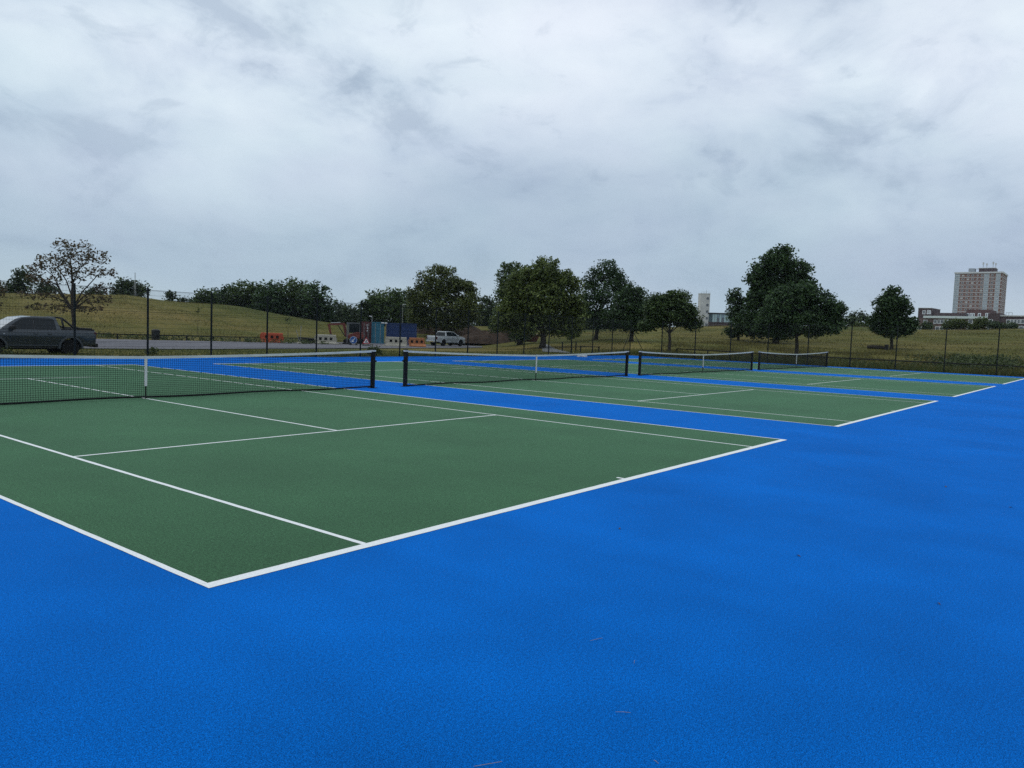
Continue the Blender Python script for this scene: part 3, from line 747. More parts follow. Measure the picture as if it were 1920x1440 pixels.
def make_pickup(name, label, paint, flare, rim, bar, loc, rotz, bed_cover=True, plate=None):
    root = thing(name, label, 'pickup truck', loc, rotz)
    xr, xf, ra = 1.18, 4.28, 0.47
    W = 0.93
    def arch(cx): return [(cx+ra*math.cos(t), 0.40+ra*math.sin(t)) for t in np.linspace(0, math.pi, 13)]
    def belt(y): return y
    prof = [(0.06, 0.52), (0.05, 1.12), (0.12, 1.22), (1.70, 1.21), (3.95, 1.20), (4.35, 1.18), (4.95, 1.09), (5.18, 0.97), (5.26, 0.80), (5.26, 0.45), (4.80, 0.40)]
    prof += arch(xf)+[(3.72, 0.40), (1.74, 0.42)]+arch(xr)+[(0.62, 0.48)]
    b = MB().prism(prof, 'y', -W, W)
    me = b.mesh('body', bevel=0.035, seg=2)
    bm = bmesh.new(); bm.from_mesh(me)
    for zc in (0.60, 0.76, 0.92, 1.06): bmesh.ops.bisect_plane(bm, geom=bm.verts[:]+bm.edges[:]+bm.faces[:], plane_co=(0, 0, zc), plane_no=(0, 0, 1))
    for xc in (4.4, 4.7, 5.0, 0.5): bmesh.ops.bisect_plane(bm, geom=bm.verts[:]+bm.edges[:]+bm.faces[:], plane_co=(xc, 0, 0), plane_no=(1, 0, 0))
    bm.to_mesh(me); bm.free()
    for v in me.vertices:                      # plan taper of nose and tail, tumblehome above the waist crease
        x, y, z = v.co
        t = max(0, (x-4.4)/0.9); k = 1-0.16*t*t
        if x < 0.5: k *= 1-0.03*(0.5-x)/0.5
        k *= 1-0.055*max(0, (z-0.86)/0.36)**1.6-0.045*max(0, (0.80-z)/0.40)**1.3
        v.co.y = y*k
    for p in me.polygons: p.use_smooth = True
    me.set_sharp_from_angle(angle=R(32))
    body = obj('body', me, paint, root)
    # cabin: lower and upper outline
    lo = [(1.76, 0.865), (3.98, 0.865)]; up = [(1.92, 0.66), (3.10, 0.66)]
    zb, ztp = 1.19, 1.76
    prof_c = [(1.56, zb), (4.02, zb), (3.60, 1.48), (3.18, 1.725), (2.7, 1.79), (2.1, 1.79), (1.74, 1.75)]
    def wz(z): return 0.885-(z-zb)/(1.79-zb)*0.215
    cm = MB().prism(prof_c, 'y', -1, 1).mesh('cabin', bevel=0.03, seg=3)
    for v in cm.vertices: v.co.y *= wz(v.co.z)
    cab = obj('cabin', cm, paint, root)
    # glass, set just proud of the cabin skin
    def side_poly(pts, off, s_):
        return [(x, s_*(wz(z)+off), z) for (x, z) in pts]
    for s_ in (-1, 1):
        for nm, pts in (('door_window', [(2.72, 1.235), (3.62, 1.235), (3.66, 1.29), (3.40, 1.50), (3.12, 1.665), (2.72, 1.695)]),
                        ('rear_door_window', [(1.80, 1.235), (2.64, 1.235), (2.64, 1.70), (1.98, 1.69), (1.84, 1.64)])):
            ps = side_poly(pts, 0.006, s_)
            w_ = MB().add(ps, [tuple(range(len(ps)))]).build(nm, M['car_glass'], root)
            cx_ = sum(q[0] for q in pts)/len(pts); cz_ = sum(q[1] for q in pts)/len(pts)
            ps = side_poly([(cx_+(x-cx_)*1.07, cz_+(z-cz_)*1.10) for x, z in pts], 0.003, s_)
            MB().add(ps, [tuple(range(len(ps)))]).build('window_seal', M['plastic'], w_)
        # window surround, door seams and handles
        sm = MB()
        for xx, z0, z1 in ((2.68, 0.50, 1.22), (1.62, 0.90, 1.22), (3.72, 0.85, 1.20)):
            sm.box(xx-0.006, xx+0.006, s_*0.91-0.022, s_*0.91+0.0245, z0, z1 if z1 < 0.86 else 0.86)
        sm.build('door_seam', M['plastic'], body)
        for xx in (2.58, 1.98+0.02): MB().box(xx-0.10+0.08, xx+0.14, s_*0.925-0.03, s_*0.925+0.03, 0.99, 1.03).build('door_handle', M['chrome'] if not bar else paint, body, bevel=0.008)
        # side step
        MB().box(1.78, 3.66, s_*0.80-0.09, s_*0.80+0.10, 0.36, 0.42).build('side_step', M['plastic'], root, bevel=0.02)
        MB().box(1.72, 3.74, s_*0.922-0.012, s_*0.922+0.016, 0.47, 0.52).build('side_moulding', flare, root, bevel=0.006)
        # mirror
        mm = MB().box(3.50, 3.66, s_*1.02-0.13, s_*1.02+0.12, 1.18, 1.36).build('wing_mirror', M['plastic'] if bar else paint, root, bevel=0.04, seg=3)
        MB().box(3.55, 3.62, min(s_*0.85, s_*0.95), max(s_*0.85, s_*0.95), 1.17, 1.23).build('mirror_stem', M['plastic'], mm)
        # arch flares
        for cx in (xr, xf):
            fb = MB(); n = 14; ri, ro = ra-0.012, ra+0.085
            kx = 1.0 if cx < 2 else 0.99
            vs_ = []
            for t in np.linspace(-0.08, math.pi+0.08, n):
                for (rr, yy) in ((ri, 0.86), (ri, 0.972), (ro-0.02, 0.962), (ro, 0.90)):
                    vs_.append((cx+rr*math.cos(t), s_*yy*kx, 0.40+rr*math.sin(t)))
            fs = [(i*4+j, i*4+(j+1) % 4, (i+1)*4+(j+1) % 4, (i+1)*4+j) for i in range(n-1) for j in range(4)]+[(0, 1, 2, 3), tuple((n-1)*4+j for j in range(4))]
            fb.add(vs_, fs).build('arch_flare', flare, root)
        # tail and head lamps
        MB().box(0.03, 0.16, s_*0.815-0.075, s_*0.815+0.076, 0.80, 1.13).build('tail_light', M['red_lamp'], root, bevel=0.02)
        MB().box(4.86, 5.16, s_*0.66-0.16, s_*0.66+0.165, 0.86, 1.02).build('headlight', M['headlamp'], root, bevel=0.04)
        MB().box(3.86, 3.93, s_*0.908-0.02, s_*0.908+0.022, 0.985, 1.02).build('side_repeater', M['headlamp'], root)
    # windscreen and rear window
    def cross(z, x): return (x, wz(z)-0.06, z)
    ws = [(3.955, 0.80, 1.235), (3.575, 0.73, 1.505), (3.225, 0.645, 1.712)]
    n_ = Vector((0.58, 0, 0.81)).normalized()*0.008
    vs_ = []
    for (x, y, z) in ws:
        vs_ += [(x+n_.x, -y, z+n_.z+0.006), (x+n_.x, y, z+n_.z+0.006)]
    MB().add(vs_, [(0, 1, 3, 2), (2, 3, 5, 4)]).build('windscreen', M['screen_glass'], root)
    MB().add([(1.58, -0.74, 1.26), (1.58, 0.74, 1.26), (1.70, 0.62, 1.67), (1.70, -0.62, 1.67)], [(0, 1, 2, 3)]).build('rear_window', M['car_glass'], root)
    # bed
    MB().box(0.17, 1.54, -0.80, 0.80, 1.215, 1.245).build('bed_cover', M['plastic'], root, bevel=0.008)
    for s_ in (-1, 1): MB().box(0.12, 1.54, s_*0.84-0.04, s_*0.84+0.04, 1.21, 1.262 if bar else 1.235).build('bed_rail', M['plastic'], root, bevel=0.01)
    if bar:
        sb = MB()
        for s_ in (-1, 1):
            sb.tube([(0.22, s_*0.84, 1.27), (0.75, s_*0.83, 1.29), (1.06, s_*0.79, 1.35), (1.28, s_*0.72, 1.57), (1.46, s_*0.66, 1.735), (1.62, s_*0.60, 1.765)], 0.045, 8)
            sb.tube([(1.43, s_*0.82, 1.25), (1.49, s_*0.67, 1.73)], 0.042, 8)
        sb.tube([(1.62, -0.60, 1.765), (1.62, 0.60, 1.765)], 0.04, 8)
        sb.build('sports_bar', M['plastic'], root, smooth_=True)
    # bumpers, grille, plate
    MB().box(-0.06, 0.10, -0.86, 0.86, 0.42, 0.60).build('rear_bumper', M['plastic'] if bar else M['chrome'], root, bevel=0.03)
    MB().box(5.02, 5.32, -0.78, 0.78, 0.36, 0.62).build('front_bumper', paint, root, bevel=0.06, seg=3)
    MB().box(5.20, 5.285, -0.50, 0.50, 0.70, 0.93).build('grille', M['plastic'], root, bevel=0.02)
    if plate:
        pl = MB().box(-0.075, -0.06, -0.26, 0.26, 0.46, 0.57).build('number_plate', M['plate'], root)
        nb = MB()
        for i, w_ in enumerate((0.04, 0.04, 0.03, 0.04, 0.04, 0.03, 0.04)):
            y = -0.21+i*0.066; nb.box(-0.078, -0.0755, y, y+w_, 0.485, 0.545)
        nb.build('plate_characters', M['number'], pl)
    MB().box(0.6, 4.7, -0.55, 0.55, 0.30, 0.46).build('chassis', M['plastic'], root)
    # wheels
    ty = MB().lathe([(0.24, -0.11), (0.35, -0.125), (0.375, -0.10), (0.382, 0), (0.375, 0.10), (0.35, 0.125), (0.24, 0.11)], 28, 'y').mesh('tyre', smooth_=False); ty.materials.append(M['tyre'])
    rb = MB().lathe([(0.235, -0.10), (0.245, 0.08), (0.225, 0.085), (0.21, 0.03), (0.05, 0.035)], 24, 'y')
    for k_ in range(6):
        a = k_*math.pi/3; c, s2 = math.cos(a), math.sin(a)
        rb.tube([(0.04*c, 0.07, 0.04*s2), (0.225*c, 0.075, 0.225*s2)], 0.026, 5)
    rb.lathe([(0.055, 0.05), (0.055, 0.085), (0.02, 0.088)], 10, 'y')
    rm = rb.mesh('rim'); rm.materials.append(rim)
    for cx in (xr, xf):
        for s_ in (-1, 1):
            wh = obj('wheel', None, parent=root, loc=(cx, s_*0.80, 0.382), rotz=0 if s_ > 0 else math.pi)
            obj('tyre', ty, parent=wh); obj('rim', rm, parent=wh)
    return root
make_pickup('pickup_truck', 'dark grey double-cab pickup with black sports bar, parked on the verge at the left edge', M['grey_paint'], M['grey_plastic'], M['rim_dark'], True,
            (13.93, 34.45, zt(12, 34.3)-0.09), math.pi)
c2 = col(838, 95)
make_pickup('pickup_truck', 'white double-cab pickup parked right of the orange barrier', M['silver_paint'], M['silver_paint'], M['rim'], False,
            (c2.x-2.65, c2.y, c2.z+0.05), 0.02, plate=True)

# ------------------------------------------------------------------ site things in the car park
def facing(p, extra=0.0):
    """rotation that turns local +x to the right as seen from the courts"""
    return -math.atan2(p.x-CAM.x, p.y-CAM.y)+extra
def barrier(label, px, dist, mat, L=2.05, H=0.95, extra=0.0, tip=False):
    p = col(px, dist); p.z += 0.05
    root = thing('water_barrier', label, 'road barrier', p, facing(p, extra), 'water-filled barriers in the car park')
    b = MB(); w = 0.15; hw = 0.17; z0, z1 = 0.40, 0.68
    h = L/2
    b.prism([(-0.26, 0), (0.26, 0), (0.26, 0.10), (w, 0.22), (w, z0), (-w, z0), (-w, 0.22), (-0.26, 0.10)], 'x', -h, h)
    xs = [-h]
    for c in (-0.52, 0.0, 0.52): xs += [c-hw/1.3, c+hw/1.3]
    xs.append(h)
    for i in range(0, len(xs), 2): b.box(xs[i], xs[i+1], -w, w, z0, z1)
    b.prism([(-w, z1), (w, z1), (w, H-0.04), (w-0.04, H), (-w+0.04, H), (-w, H-0.04)], 'x', -h, h)
    body = b.build('barrier_body', mat, root)
    for c in (-0.52, 0, 0.52): MB().box(c-hw/1.3, c+hw/1.3, 0.02, 0.05, z0, z1).build('hole_shade', M['plastic'], root)  # black sheet across each hole stands for the shade inside it
    MB().box(h, h+0.09, -0.06, 0.06, 0.15, 0.62).build('end_lug', mat, root)
    MB().box(-h-0.09, -h, -0.06, 0.06, 0.30, 0.80).build('end_lug', mat, root)
    MB().tube([(-0.8, 0, H), (-0.8, 0, H+0.05)], 0.05, 10).build('filler_cap', M['plastic'], root)
    return root
M['bar_white'] = simple('white barrier plastic', (0.42, 0.39, 0.31), 0.6, var=0.12, scale=3)
M['bar_orange'] = simple('orange barrier plastic', (0.46, 0.075, 0.026), 0.6, var=0.15, scale=3)
M['bar_amber'] = simple('faded orange barrier plastic', (0.40, 0.15, 0.055), 0.65, var=0.15, scale=3)
barrier('bright orange plastic barrier standing alone at the left of the car park', 510, 80, M['bar_orange'])
barrier('off-white plastic barrier left of the blue arrow sign', 611, 80, M['bar_white'], 2.0)
barrier('off-white plastic barrier in front of the navy container', 743, 82, M['bar_white'], 2.15, extra=-0.05)
ob = barrier('faded orange plastic barrier beside the white pickup', 782, 84, M['bar_amber'], 1.6, extra=0.05)
kp = ob.location
MB().prism([(-0.62, 0.10), (-0.26, 0.30), (-0.26, 0.26), (-0.62, 0.03)], 'x', -0.62, 0.95).build('kick_skirt', M['bar_amber'], ob)
# small white feet next to the barriers
def foot(label, px, d):
    p = col(px, d); p.z += 0.05
    MB().prism([(-0.34, 0), (0.34, 0), (0.22, 0.14), (-0.22, 0.14)], 'y', -0.12, 0.12).build('ballast_block', M['bar_white'], None, bevel=0.02, loc=p, rotz=facing(p), label=label, category='ballast block', group='white ballast blocks')
foot('small white ballast block at the left end of the barrier before the navy container', 723, 80)
foot('small white ballast block at the right end of the barrier left of the arrow sign', 631, 78.5)

# two leaning poles in a white foot, dark pipes
M['pole'] = simple('galvanised pole', (0.30, 0.31, 0.30), 0.5, metal=0.4)
p = col(562, 80); p.z += 0.05
t = thing('pole_stand', 'two thin leaning poles in a white foot left of the dark pipes', 'pole stand', p, facing(p))
MB().lathe([(0.32, 0), (0.28, 0.10), (0.12, 0.16)], 14).build('base', M['bar_white'], t)
MB().tube([(0.0, 0, 0.1), (-0.36, 0, 1.35)], 0.03, 6).build('pole', M['pole'], t)
MB().tube([(0.05, 0.05, 0.1), (0.12, 0.05, 1.75)], 0.03, 6).build('pole', M['pole'], t)
for i, (dx, dz, ln, lab) in enumerate(((0, 0.06, 1.7, 'bottom black pipe of the stack left of the white barrier'), (0.05, 0.24, 1.6, 'middle black pipe of the stack left of the white barrier'), (-0.15, 0.42, 1.6, 'top black pipe of the stack, tilted, left of the white barrier'))):
    p = col(578, 80.5); p.z += 0.05
    a = 0.05 if i == 2 else 0.0
    MB().tube([(-ln/2+dx, 0, 0.08+dz+a), (ln/2+dx, 0, 0.08+dz-a)], 0.09, 10).build('pipe', M['plastic'], None, loc=p, rotz=facing(p), label=lab, category='pipe', group='stack of black pipes')
# square post on a black foot
p = col(651, 82); p.z += 0.05
t = thing('sign_post', 'plain grey post on a black foot in front of the digger arm', 'post', p, facing(p))
MB().box(-0.06, 0.06, -0.06, 0.06, 0.1, 2.3).build('post', simple('grey post', (0.12, 0.12, 0.13), 0.6), t)
MB().prism([(-0.5, 0), (0.5, 0), (0.42, 0.16), (-0.42, 0.16)], 'y', -0.2, 0.2).build('foot', M['plastic'], t)

# signs
M['sign_blue'] = simple('sign blue', (0.012, 0.09, 0.32), 0.4, var=0.04)
M['sign_white'] = simple('sign white', (0.75, 0.76, 0.76), 0.4, var=0.04)
M['sign_red'] = simple('sign red', (0.45, 0.02, 0.02), 0.4, var=0.04)
p = col(663, 79); p.z += 0.05
t = thing('arrow_sign', 'round blue sign with white arrow pointing down left', 'road sign', p, facing(p))
def disc(r_, n=32): return [(r_*math.cos(2*math.pi*k/n), 0.50+r_*math.sin(2*math.pi*k/n)) for k in range(n)]
MB().prism(disc(0.375), 'y', -0.015, 0.015).build('sign_plate', M['sign_blue'], t)
ar = MB(); ring = []
for k in range(32):
    a0, a1 = 2*math.pi*k/32, 2*math.pi*(k+1)/32
    ar.add([(rr*math.cos(a), -0.0185, 0.50+rr*math.sin(a)) for a in (a0, a1) for rr in (0.335, 0.36)], [(0, 1, 3, 2)])
def rot2(pts, a, c=(0, 0.5)): return [(c[0]+x*math.cos(a)-z*math.sin(a), -0.019, c[1]+x*math.sin(a)+z*math.cos(a)) for x, z in pts]
ar.add(rot2([(-0.035, 0.27), (0.035, 0.27), (0.035, -0.10), (0.13, -0.04), (0.13, -0.12), (0, -0.27), (-0.13, -0.12), (-0.13, -0.04), (-0.035, -0.10)], -R(38)), [(0, 1, 2, 8), (2, 3, 4, 5), (8, 2, 5), (8, 5, 6, 7)])
ar.build('arrow', M['sign_white'], t)
MB().box(-0.30, -0.25, 0.02, 0.05, 0, 0.7).box(0.25, 0.30, 0.02, 0.05, 0, 0.7).box(-0.42, -0.15, -0.25, 0.25, 0, 0.05).box(0.15, 0.42, -0.25, 0.25, 0, 0.05).build('frame', M['plastic'], t)
p = col(687, 78); p.z += 0.05
t = thing('roadworks_sign', 'red-edged triangular road works sign right of the blue arrow sign', 'road sign', p, facing(p))
def tri(r_, y, z0=0.42): return [(r_*math.sin(a), y, z0+r_*math.cos(a)) for a in (0, 2*math.pi/3, 4*math.pi/3)]
MB().prism([(x, z) for x, _, z in tri(0.44, 0)], 'y', -0.015, 0.015).build('sign_plate', M['sign_red'], t)
MB().add(tri(0.31, -0.018), [(0, 1, 2)]).build('sign_face', M['sign_white'], t)
dg = MB()
dg.add([(-0.02, -0.021, 0.53), (0.04, -0.021, 0.53), (0.04, -0.021, 0.59), (-0.02, -0.021, 0.59)], [(0, 1, 2, 3)])
dg.add([(-0.08, -0.021, 0.42), (0.02, -0.021, 0.38), (0.06, -0.021, 0.50), (-0.01, -0.021, 0.53)], [(0, 1, 2, 3)])
dg.add([(-0.10, -0.021, 0.29), (-0.05, -0.021, 0.29), (0.00, -0.021, 0.42), (-0.06, -0.021, 0.42)], [(0, 1, 2, 3)])
dg.add([(0.00, -0.021, 0.29), (0.05, -0.021, 0.29), (0.02, -0.021, 0.42), (-0.03, -0.021, 0.42)], [(0, 1, 2, 3)])
dg.add([(0.05, -0.021, 0.29), (0.20, -0.021, 0.29), (0.12, -0.021, 0.38)], [(0, 1, 2)])
dg.build('pictogram', M['number'], t)
MB().box(-0.26, -0.21, 0.02, 0.05, 0, 0.5).box(0.21, 0.26, 0.02, 0.05, 0, 0.5).box(-0.42, 0.42, -0.02, 0.30, 0, 0.05).build('frame', M['plastic'], t)

# containers
def container(label, corner, rotz, L, W, H, mat, door_mat=None, yellow=False):
    """corner = near left bottom corner; local x along the long side, local y along the short side"""
    root = thing('shipping_container', label, 'shipping container', corner, rotz, 'shipping containers on the site')
    def corr(n, d, length):
        pts = []; st = length/n
        for i in range(n): pts += [(i*st, 0), (i*st+st*.3, 0), (i*st+st*.5, d), (i*st+st*.8, d)]
        return pts+[(length, 0)]
    b = MB()
    cs = corr(int(L/0.28), 0.036, L-0.3)
    for side in (0, 1):
        pts = [(0.15+x, (0.03+y) if side == 0 else W-0.03-y) for x, y in cs]
        vs_ = [(x, y, 0.16) for x, y in pts]+[(x, y, H-0.12) for x, y in pts]; n = len(pts)
        b.add(vs_, [(i, i+1, n+i+1, n+i) for i in range(n-1)])
    b.build('corrugated_wall', mat, root)
    fr = MB()
    for x in (0, L-0.15):
        for y in (0, W-0.15): fr.box(x, x+0.15, y, y+0.15, 0, H)
    for z in (0, H-0.12):
        for y in (0, W-0.12): fr.box(0.15, L-0.15, y, y+0.12, z, z+(0.16 if z == 0 else 0.12))
        for x in (0, L-0.12): fr.box(x, x+0.12, 0.15, W-0.15, z, z+0.12)
    fr.build('frame', mat, root)
    MB().box(0.12, L-0.12, 0.12, W-0.12, H-0.045, H-0.015).build('roof', mat, root)
    MB().box(L-0.06, L-0.03, 0.15, W-0.15, 0.12, H-0.12).build('end_wall', mat, root)
    for k in range(2):
        y0 = 0.155+k*(W-0.31)/2; y1 = y0+(W-0.31)/2-0.012
        dr = MB().box(0.03, 0.08, y0, y1, 0.125, H-0.125).build('door', door_mat or mat, root)
        for yy in (y0+0.28, y1-0.28):
            MB().tube([(0.012, yy, 0.15), (0.012, yy, H-0.15)], 0.02, 6).build('lock_rod', M['pole'], dr)
        MB().box(0.0, 0.028, y0+0.34, y1-0.34, 1.05, 1.10).build('door_handle', M['pole'], dr)
    if yellow: MB().box(-0.012, 0.10, -0.012, 0.05, 0.0, H-0.12).build('lit_corner_edge', simple('tan lit corner edge', (0.42, 0.30, 0.13), 0.7), root)  # tan strip: light catching the container corner, put in as colour
    return root
M['teal'] = simple('teal container paint', (0.016, 0.125, 0.19), 0.5, var=0.15, scale=2)
M['teal_door'] = simple('teal container door paint', (0.018, 0.14, 0.21), 0.5, var=0.15, scale=2)
M['navy'] = simple('navy container paint', (0.006, 0.030, 0.115), 0.5, var=0.15, scale=2)
M['red_box'] = simple('red container paint', (0.105, 0.020, 0.020), 0.55, var=0.2, scale=2)
def place(px, d): 
    q = col(px, d); q.z += 0.03; return q
cp = place(697.5, 94)
f0 = facing(cp)
# teal: door end turned to the courts, so its long axis runs away
container('teal blue shipping container with its doors facing the courts', place(720.3, 94.6), f0+R(90), 6.06, 1.50, 2.59, M['teal'], M['teal_door'])
container('navy blue shipping container standing side-on right of the teal one', place(722.5, 95), f0+R(-3), 3.75, 2.44, 2.55, M['navy'], yellow=True)
rc = container('dark red shipping container end left of the teal one', place(696.3, 97), f0+R(90), 6.06, 1.25, 2.59, M['red_box'])
mk = MB()
for (y, z, w_, h_) in ((0.30, 2.15, 0.22, 0.08), (0.32, 2.0, 0.16, 0.08), (0.30, 1.70, 0.14, 0.22), (0.32, 1.40, 0.14, 0.2)):
    mk.box(0.018, 0.0285, y+0.1, y+0.1+w_, z, z+h_)
mk.build('stencil_mark', M['sign_white'], rc)

# mini digger
M['digger'] = simple('digger orange red', (0.15, 0.026, 0.016), 0.5, var=0.2, scale=3)
p = place(664, 88)
t = thing('mini_digger', 'orange-red mini digger with raised arm in front of the red container', 'digger', p, facing(p))
for y in (-0.62, 0.62):
    MB().prism([(-0.95+0.22*math.cos(a), 0.24+0.24*math.sin(a)) for a in np.linspace(math.pi/2, 3*math.pi/2, 8)]+[(0.95+0.22*math.cos(a), 0.24+0.24*math.sin(a)) for a in np.linspace(-math.pi/2, math.pi/2, 8)], 'y', y-0.16, y+0.16).build('track', M['tyre'], t)
MB().box(-0.5, 0.5, -0.46, 0.46, 0.25, 0.55).build('undercarriage', M['plastic'], t)
MB().prism([(-0.75, 0.57), (0.95, 0.57), (1.05, 0.75), (1.0, 1.25), (0.25, 1.30), (-0.75, 0.95)], 'y', -0.75, 0.75).build('house', M['digger'], t, bevel=0.05)
cabp = MB()
for (x, y) in ((-0.60, -0.68), (0.62, -0.68), (-0.60, 0.30), (0.62, 0.30)): cabp.box(x-0.05, x+0.05, y-0.05, y+0.05, 0.95, 2.22)
cabp.box(-0.68, 0.70, -0.75, 0.37, 2.22, 2.32)
cb = cabp.build('cab_frame', simple('grey cab frame', (0.12, 0.125, 0.13), 0.5), t)
MB().box(-0.58, 0.60, -0.70, -0.69, 1.2, 2.22).box(-0.62, -0.61, -0.63, 0.25, 1.2, 2.22).box(0.61, 0.62, -0.63, 0.25, 1.3, 2.22).build('cab_glass', M['car_glass'], cb)
def beam(pts, w0, w1, y0, y1):
    b = MB(); n = len(pts)
    for i in range(n-1):
        a, c = Vector((pts[i][0], 0, pts[i][1])), Vector((pts[i+1][0], 0, pts[i+1][1]))
        d = (c-a).normalized(); nn = Vector((-d.z, 0, d.x)); wa = w0+(w1-w0)*i/(n-1); wb = w0+(w1-w0)*(i+1)/(n-1)
        b.add([tuple(a+nn*wa+Vector((0, y, 0))) for y in (y0, y1)]+[tuple(a-nn*wa+Vector((0, y, 0))) for y in (y0, y1)]+[tuple(c+nn*wb+Vector((0, y, 0))) for y in (y0, y1)]+[tuple(c-nn*wb+Vector((0, y, 0))) for y in (y0, y1)],
              [(0, 1, 5, 4), (2, 6, 7, 3), (0, 4, 6, 2), (1, 3, 7, 5), (0, 2, 3, 1), (4, 5, 7, 6)])
    return b
beam([(-0.80, 0.75), (-1.00, 1.50), (-1.15, 2.25)], 0.16, 0.14, -0.15, 0.10).build('boom', M['digger'], t)
beam([(-1.10, 2.15), (-1.9, 2.08), (-2.75, 2.02)], 0.11, 0.09, -0.13, 0.08).build('boom_arm', M['digger'], t)
beam([(-2.75, 2.08), (-2.62, 1.40), (-2.50, 0.95)], 0.13, 0.09, -0.12, 0.07).build('dipper', M['digger'], t)
MB().tube([(-1.55, 1.86, ), (-1.0, 0.9)] and [(-0.95, -0.18, 0.75), (-1.75, -0.18, 1.95)], 0.05, 8).build('boom_ram', M['plastic'], t)
MB().tube([(-1.5, -0.02, 2.26), (-2.55, -0.02, 2.2)], 0.055, 8).build('dipper_ram', M['pole'], t)
MB().prism([(-2.62, 1.02), (-2.38, 0.98), (-2.20, 0.70), (-2.34, 0.50), (-2.52, 0.62)], 'y', -0.25, 0.2).build('bucket', M['plastic'], t)

# lamp posts and site lamps
def lamp_post(label, px, d, py_top, head):
    p = col(px, d); H = pt(px, py_top, d).z-p.z
    t = thing('lamp_post', label, 'lamp post', p, facing(p), 'lamp posts')
    MB().tube([(0, 0, -0.2), (0, 0, 1.2), (0, 0, H)], [0.08, 0.06, 0.045], 8).build('pole', M['pole'], t)
    MB().prism([(-0.05, H-0.02), (head, H+0.05), (head, H+0.13), (0.0, H+0.10)], 'y', -0.14, 0.14).build('lamp_head', M['sign_white'], t)
lamp_post('short lamp post with white head above the teal container', 697, 100, 594, -0.38)
lamp_post('tall lamp post with white head above the navy container', 754, 120, 571.5, 0.45)
for px, py, d, lab in ((717.5, 605.5, 94.2, 'white site lamp on the corner of the teal container'), (723.8, 606, 94.2, 'white site lamp on the corner of the navy container')):
    q = pt(px, py, d)
    o = MB().box(-0.16, 0.16, -0.09, 0.09, -0.07, 0.07).build('site_lamp', M['sign_white'], None, bevel=0.02, loc=q, rotz=facing(q), label=lab, category='lamp')
    MB().box(-0.02, 0.02, 0.09, 0.9, -0.02, 0.02).build('bracket', M['pole'], o)

# litter bin
p = col(292, 76.5)
t = thing('litter_bin', 'black litter bin on the far edge of the car park', 'litter bin', p, facing(p))
MB().lathe([(0.30, 0.05), (0.34, 0.12), (0.34, 0.72), (0.36, 0.74), (0.36, 0.80)], 18).build('bin_body', M['plastic'], t)
MB().lathe([(0.36, 0.80), (0.36, 0.88), (0.28, 0.96), (0.10, 0.99)], 18).build('lid', M['plastic'], t)

# earth mound, skip, white sack
def mound(name, label, px, d, wx, wy, h, mat, cat, seed):
    c = col(px, d); rz = facing(c); n = 26; vs_, fs = [], []
    for i in range(n+1):
        for j in range(n+1):
            u, v = i/n*2-1, j/n*2-1
            rr = math.sqrt(u*u+v*v); k = max(0, 1-rr*rr)
            z = h*k**0.8*(1+0.25*math.sin(u*5+seed)*math.cos(v*4+seed))+0.08*h*math.sin(u*17+seed)*math.sin(v*15)*k
            vs_.append((u*wx, v*wy, z-0.25))
    for i in range(n):
        for j in range(n):
            a = i*(n+1)+j; fs.append((a, a+n+1, a+n+2, a+1))
    MB().add(vs_, fs).build(name, mat, None, loc=c, rotz=rz, label=label, category=cat)
M['soil'] = simple('bare soil', (0.060, 0.042, 0.030), 0.95, var=0.4, scale=1.2, bump=0.8, spec=0.1)
mound('earth_mound', 'brown heap of bare soil behind the trees right of the white pickup', 935, 108, 6.5, 3.5, 1.9, M['soil'], 'earth mound', 1.0)
mound('earth_mound', 'low brown bank of soil behind the navy container and white pickup', 835, 125, 7.5, 3.0, 1.9, M['soil'], 'earth mound', 2.4)
M['rust'] = simple('rusty steel', (0.090, 0.028, 0.018), 0.8, var=0.4, scale=2.5)
p = col(998, 98)
t = thing('skip', 'rust-brown metal skip left of the chestnut trunk', 'skip', p, facing(p))
MB().prism([(-0.65, 0.15), (0.55, 0.15), (0.95, 1.05), (-1.15, 1.05)], 'y', -0.8, 0.8).build('skip_body', M['rust'], t)
MB().box(-1.2, 1.0, -0.85, 0.85, 1.05, 1.12).build('rim', simple('pale steel edge', (0.25, 0.23, 0.22), 0.6), t)
q = pt(1092, 664, 60); q.z = zt(q.x, q.y)-0.02
sk = MB(); n = 14
vs_, fs = [], []
for i in range(7):
    t_ = i/6
    for k in range(n):
        a = 2*math.pi*k/n; rr = (0.46*math.sqrt(max(0, 1-t_**2.2))+0.02)*(1+0.16*math.sin(3*a+i)+0.08*math.sin(7*a))
        vs_.append((rr*math.cos(a), rr*0.7*math.sin(a), 0.31*t_))
fs = [(i*n+k, i*n+(k+1) % n, (i+1)*n+(k+1) % n, (i+1)*n+k) for i in range(6) for k in range(n)]+[tuple(6*n+k for k in range(n))]
q2 = pt(1092, 662, 57.5)
sk.add(vs_, fs).build('sack', M['tape'], None, smooth_=True, loc=(q2.x, q2.y, zt(q2.x, q2.y)), label='white sack lying behind the second net near the fence', category='sack')

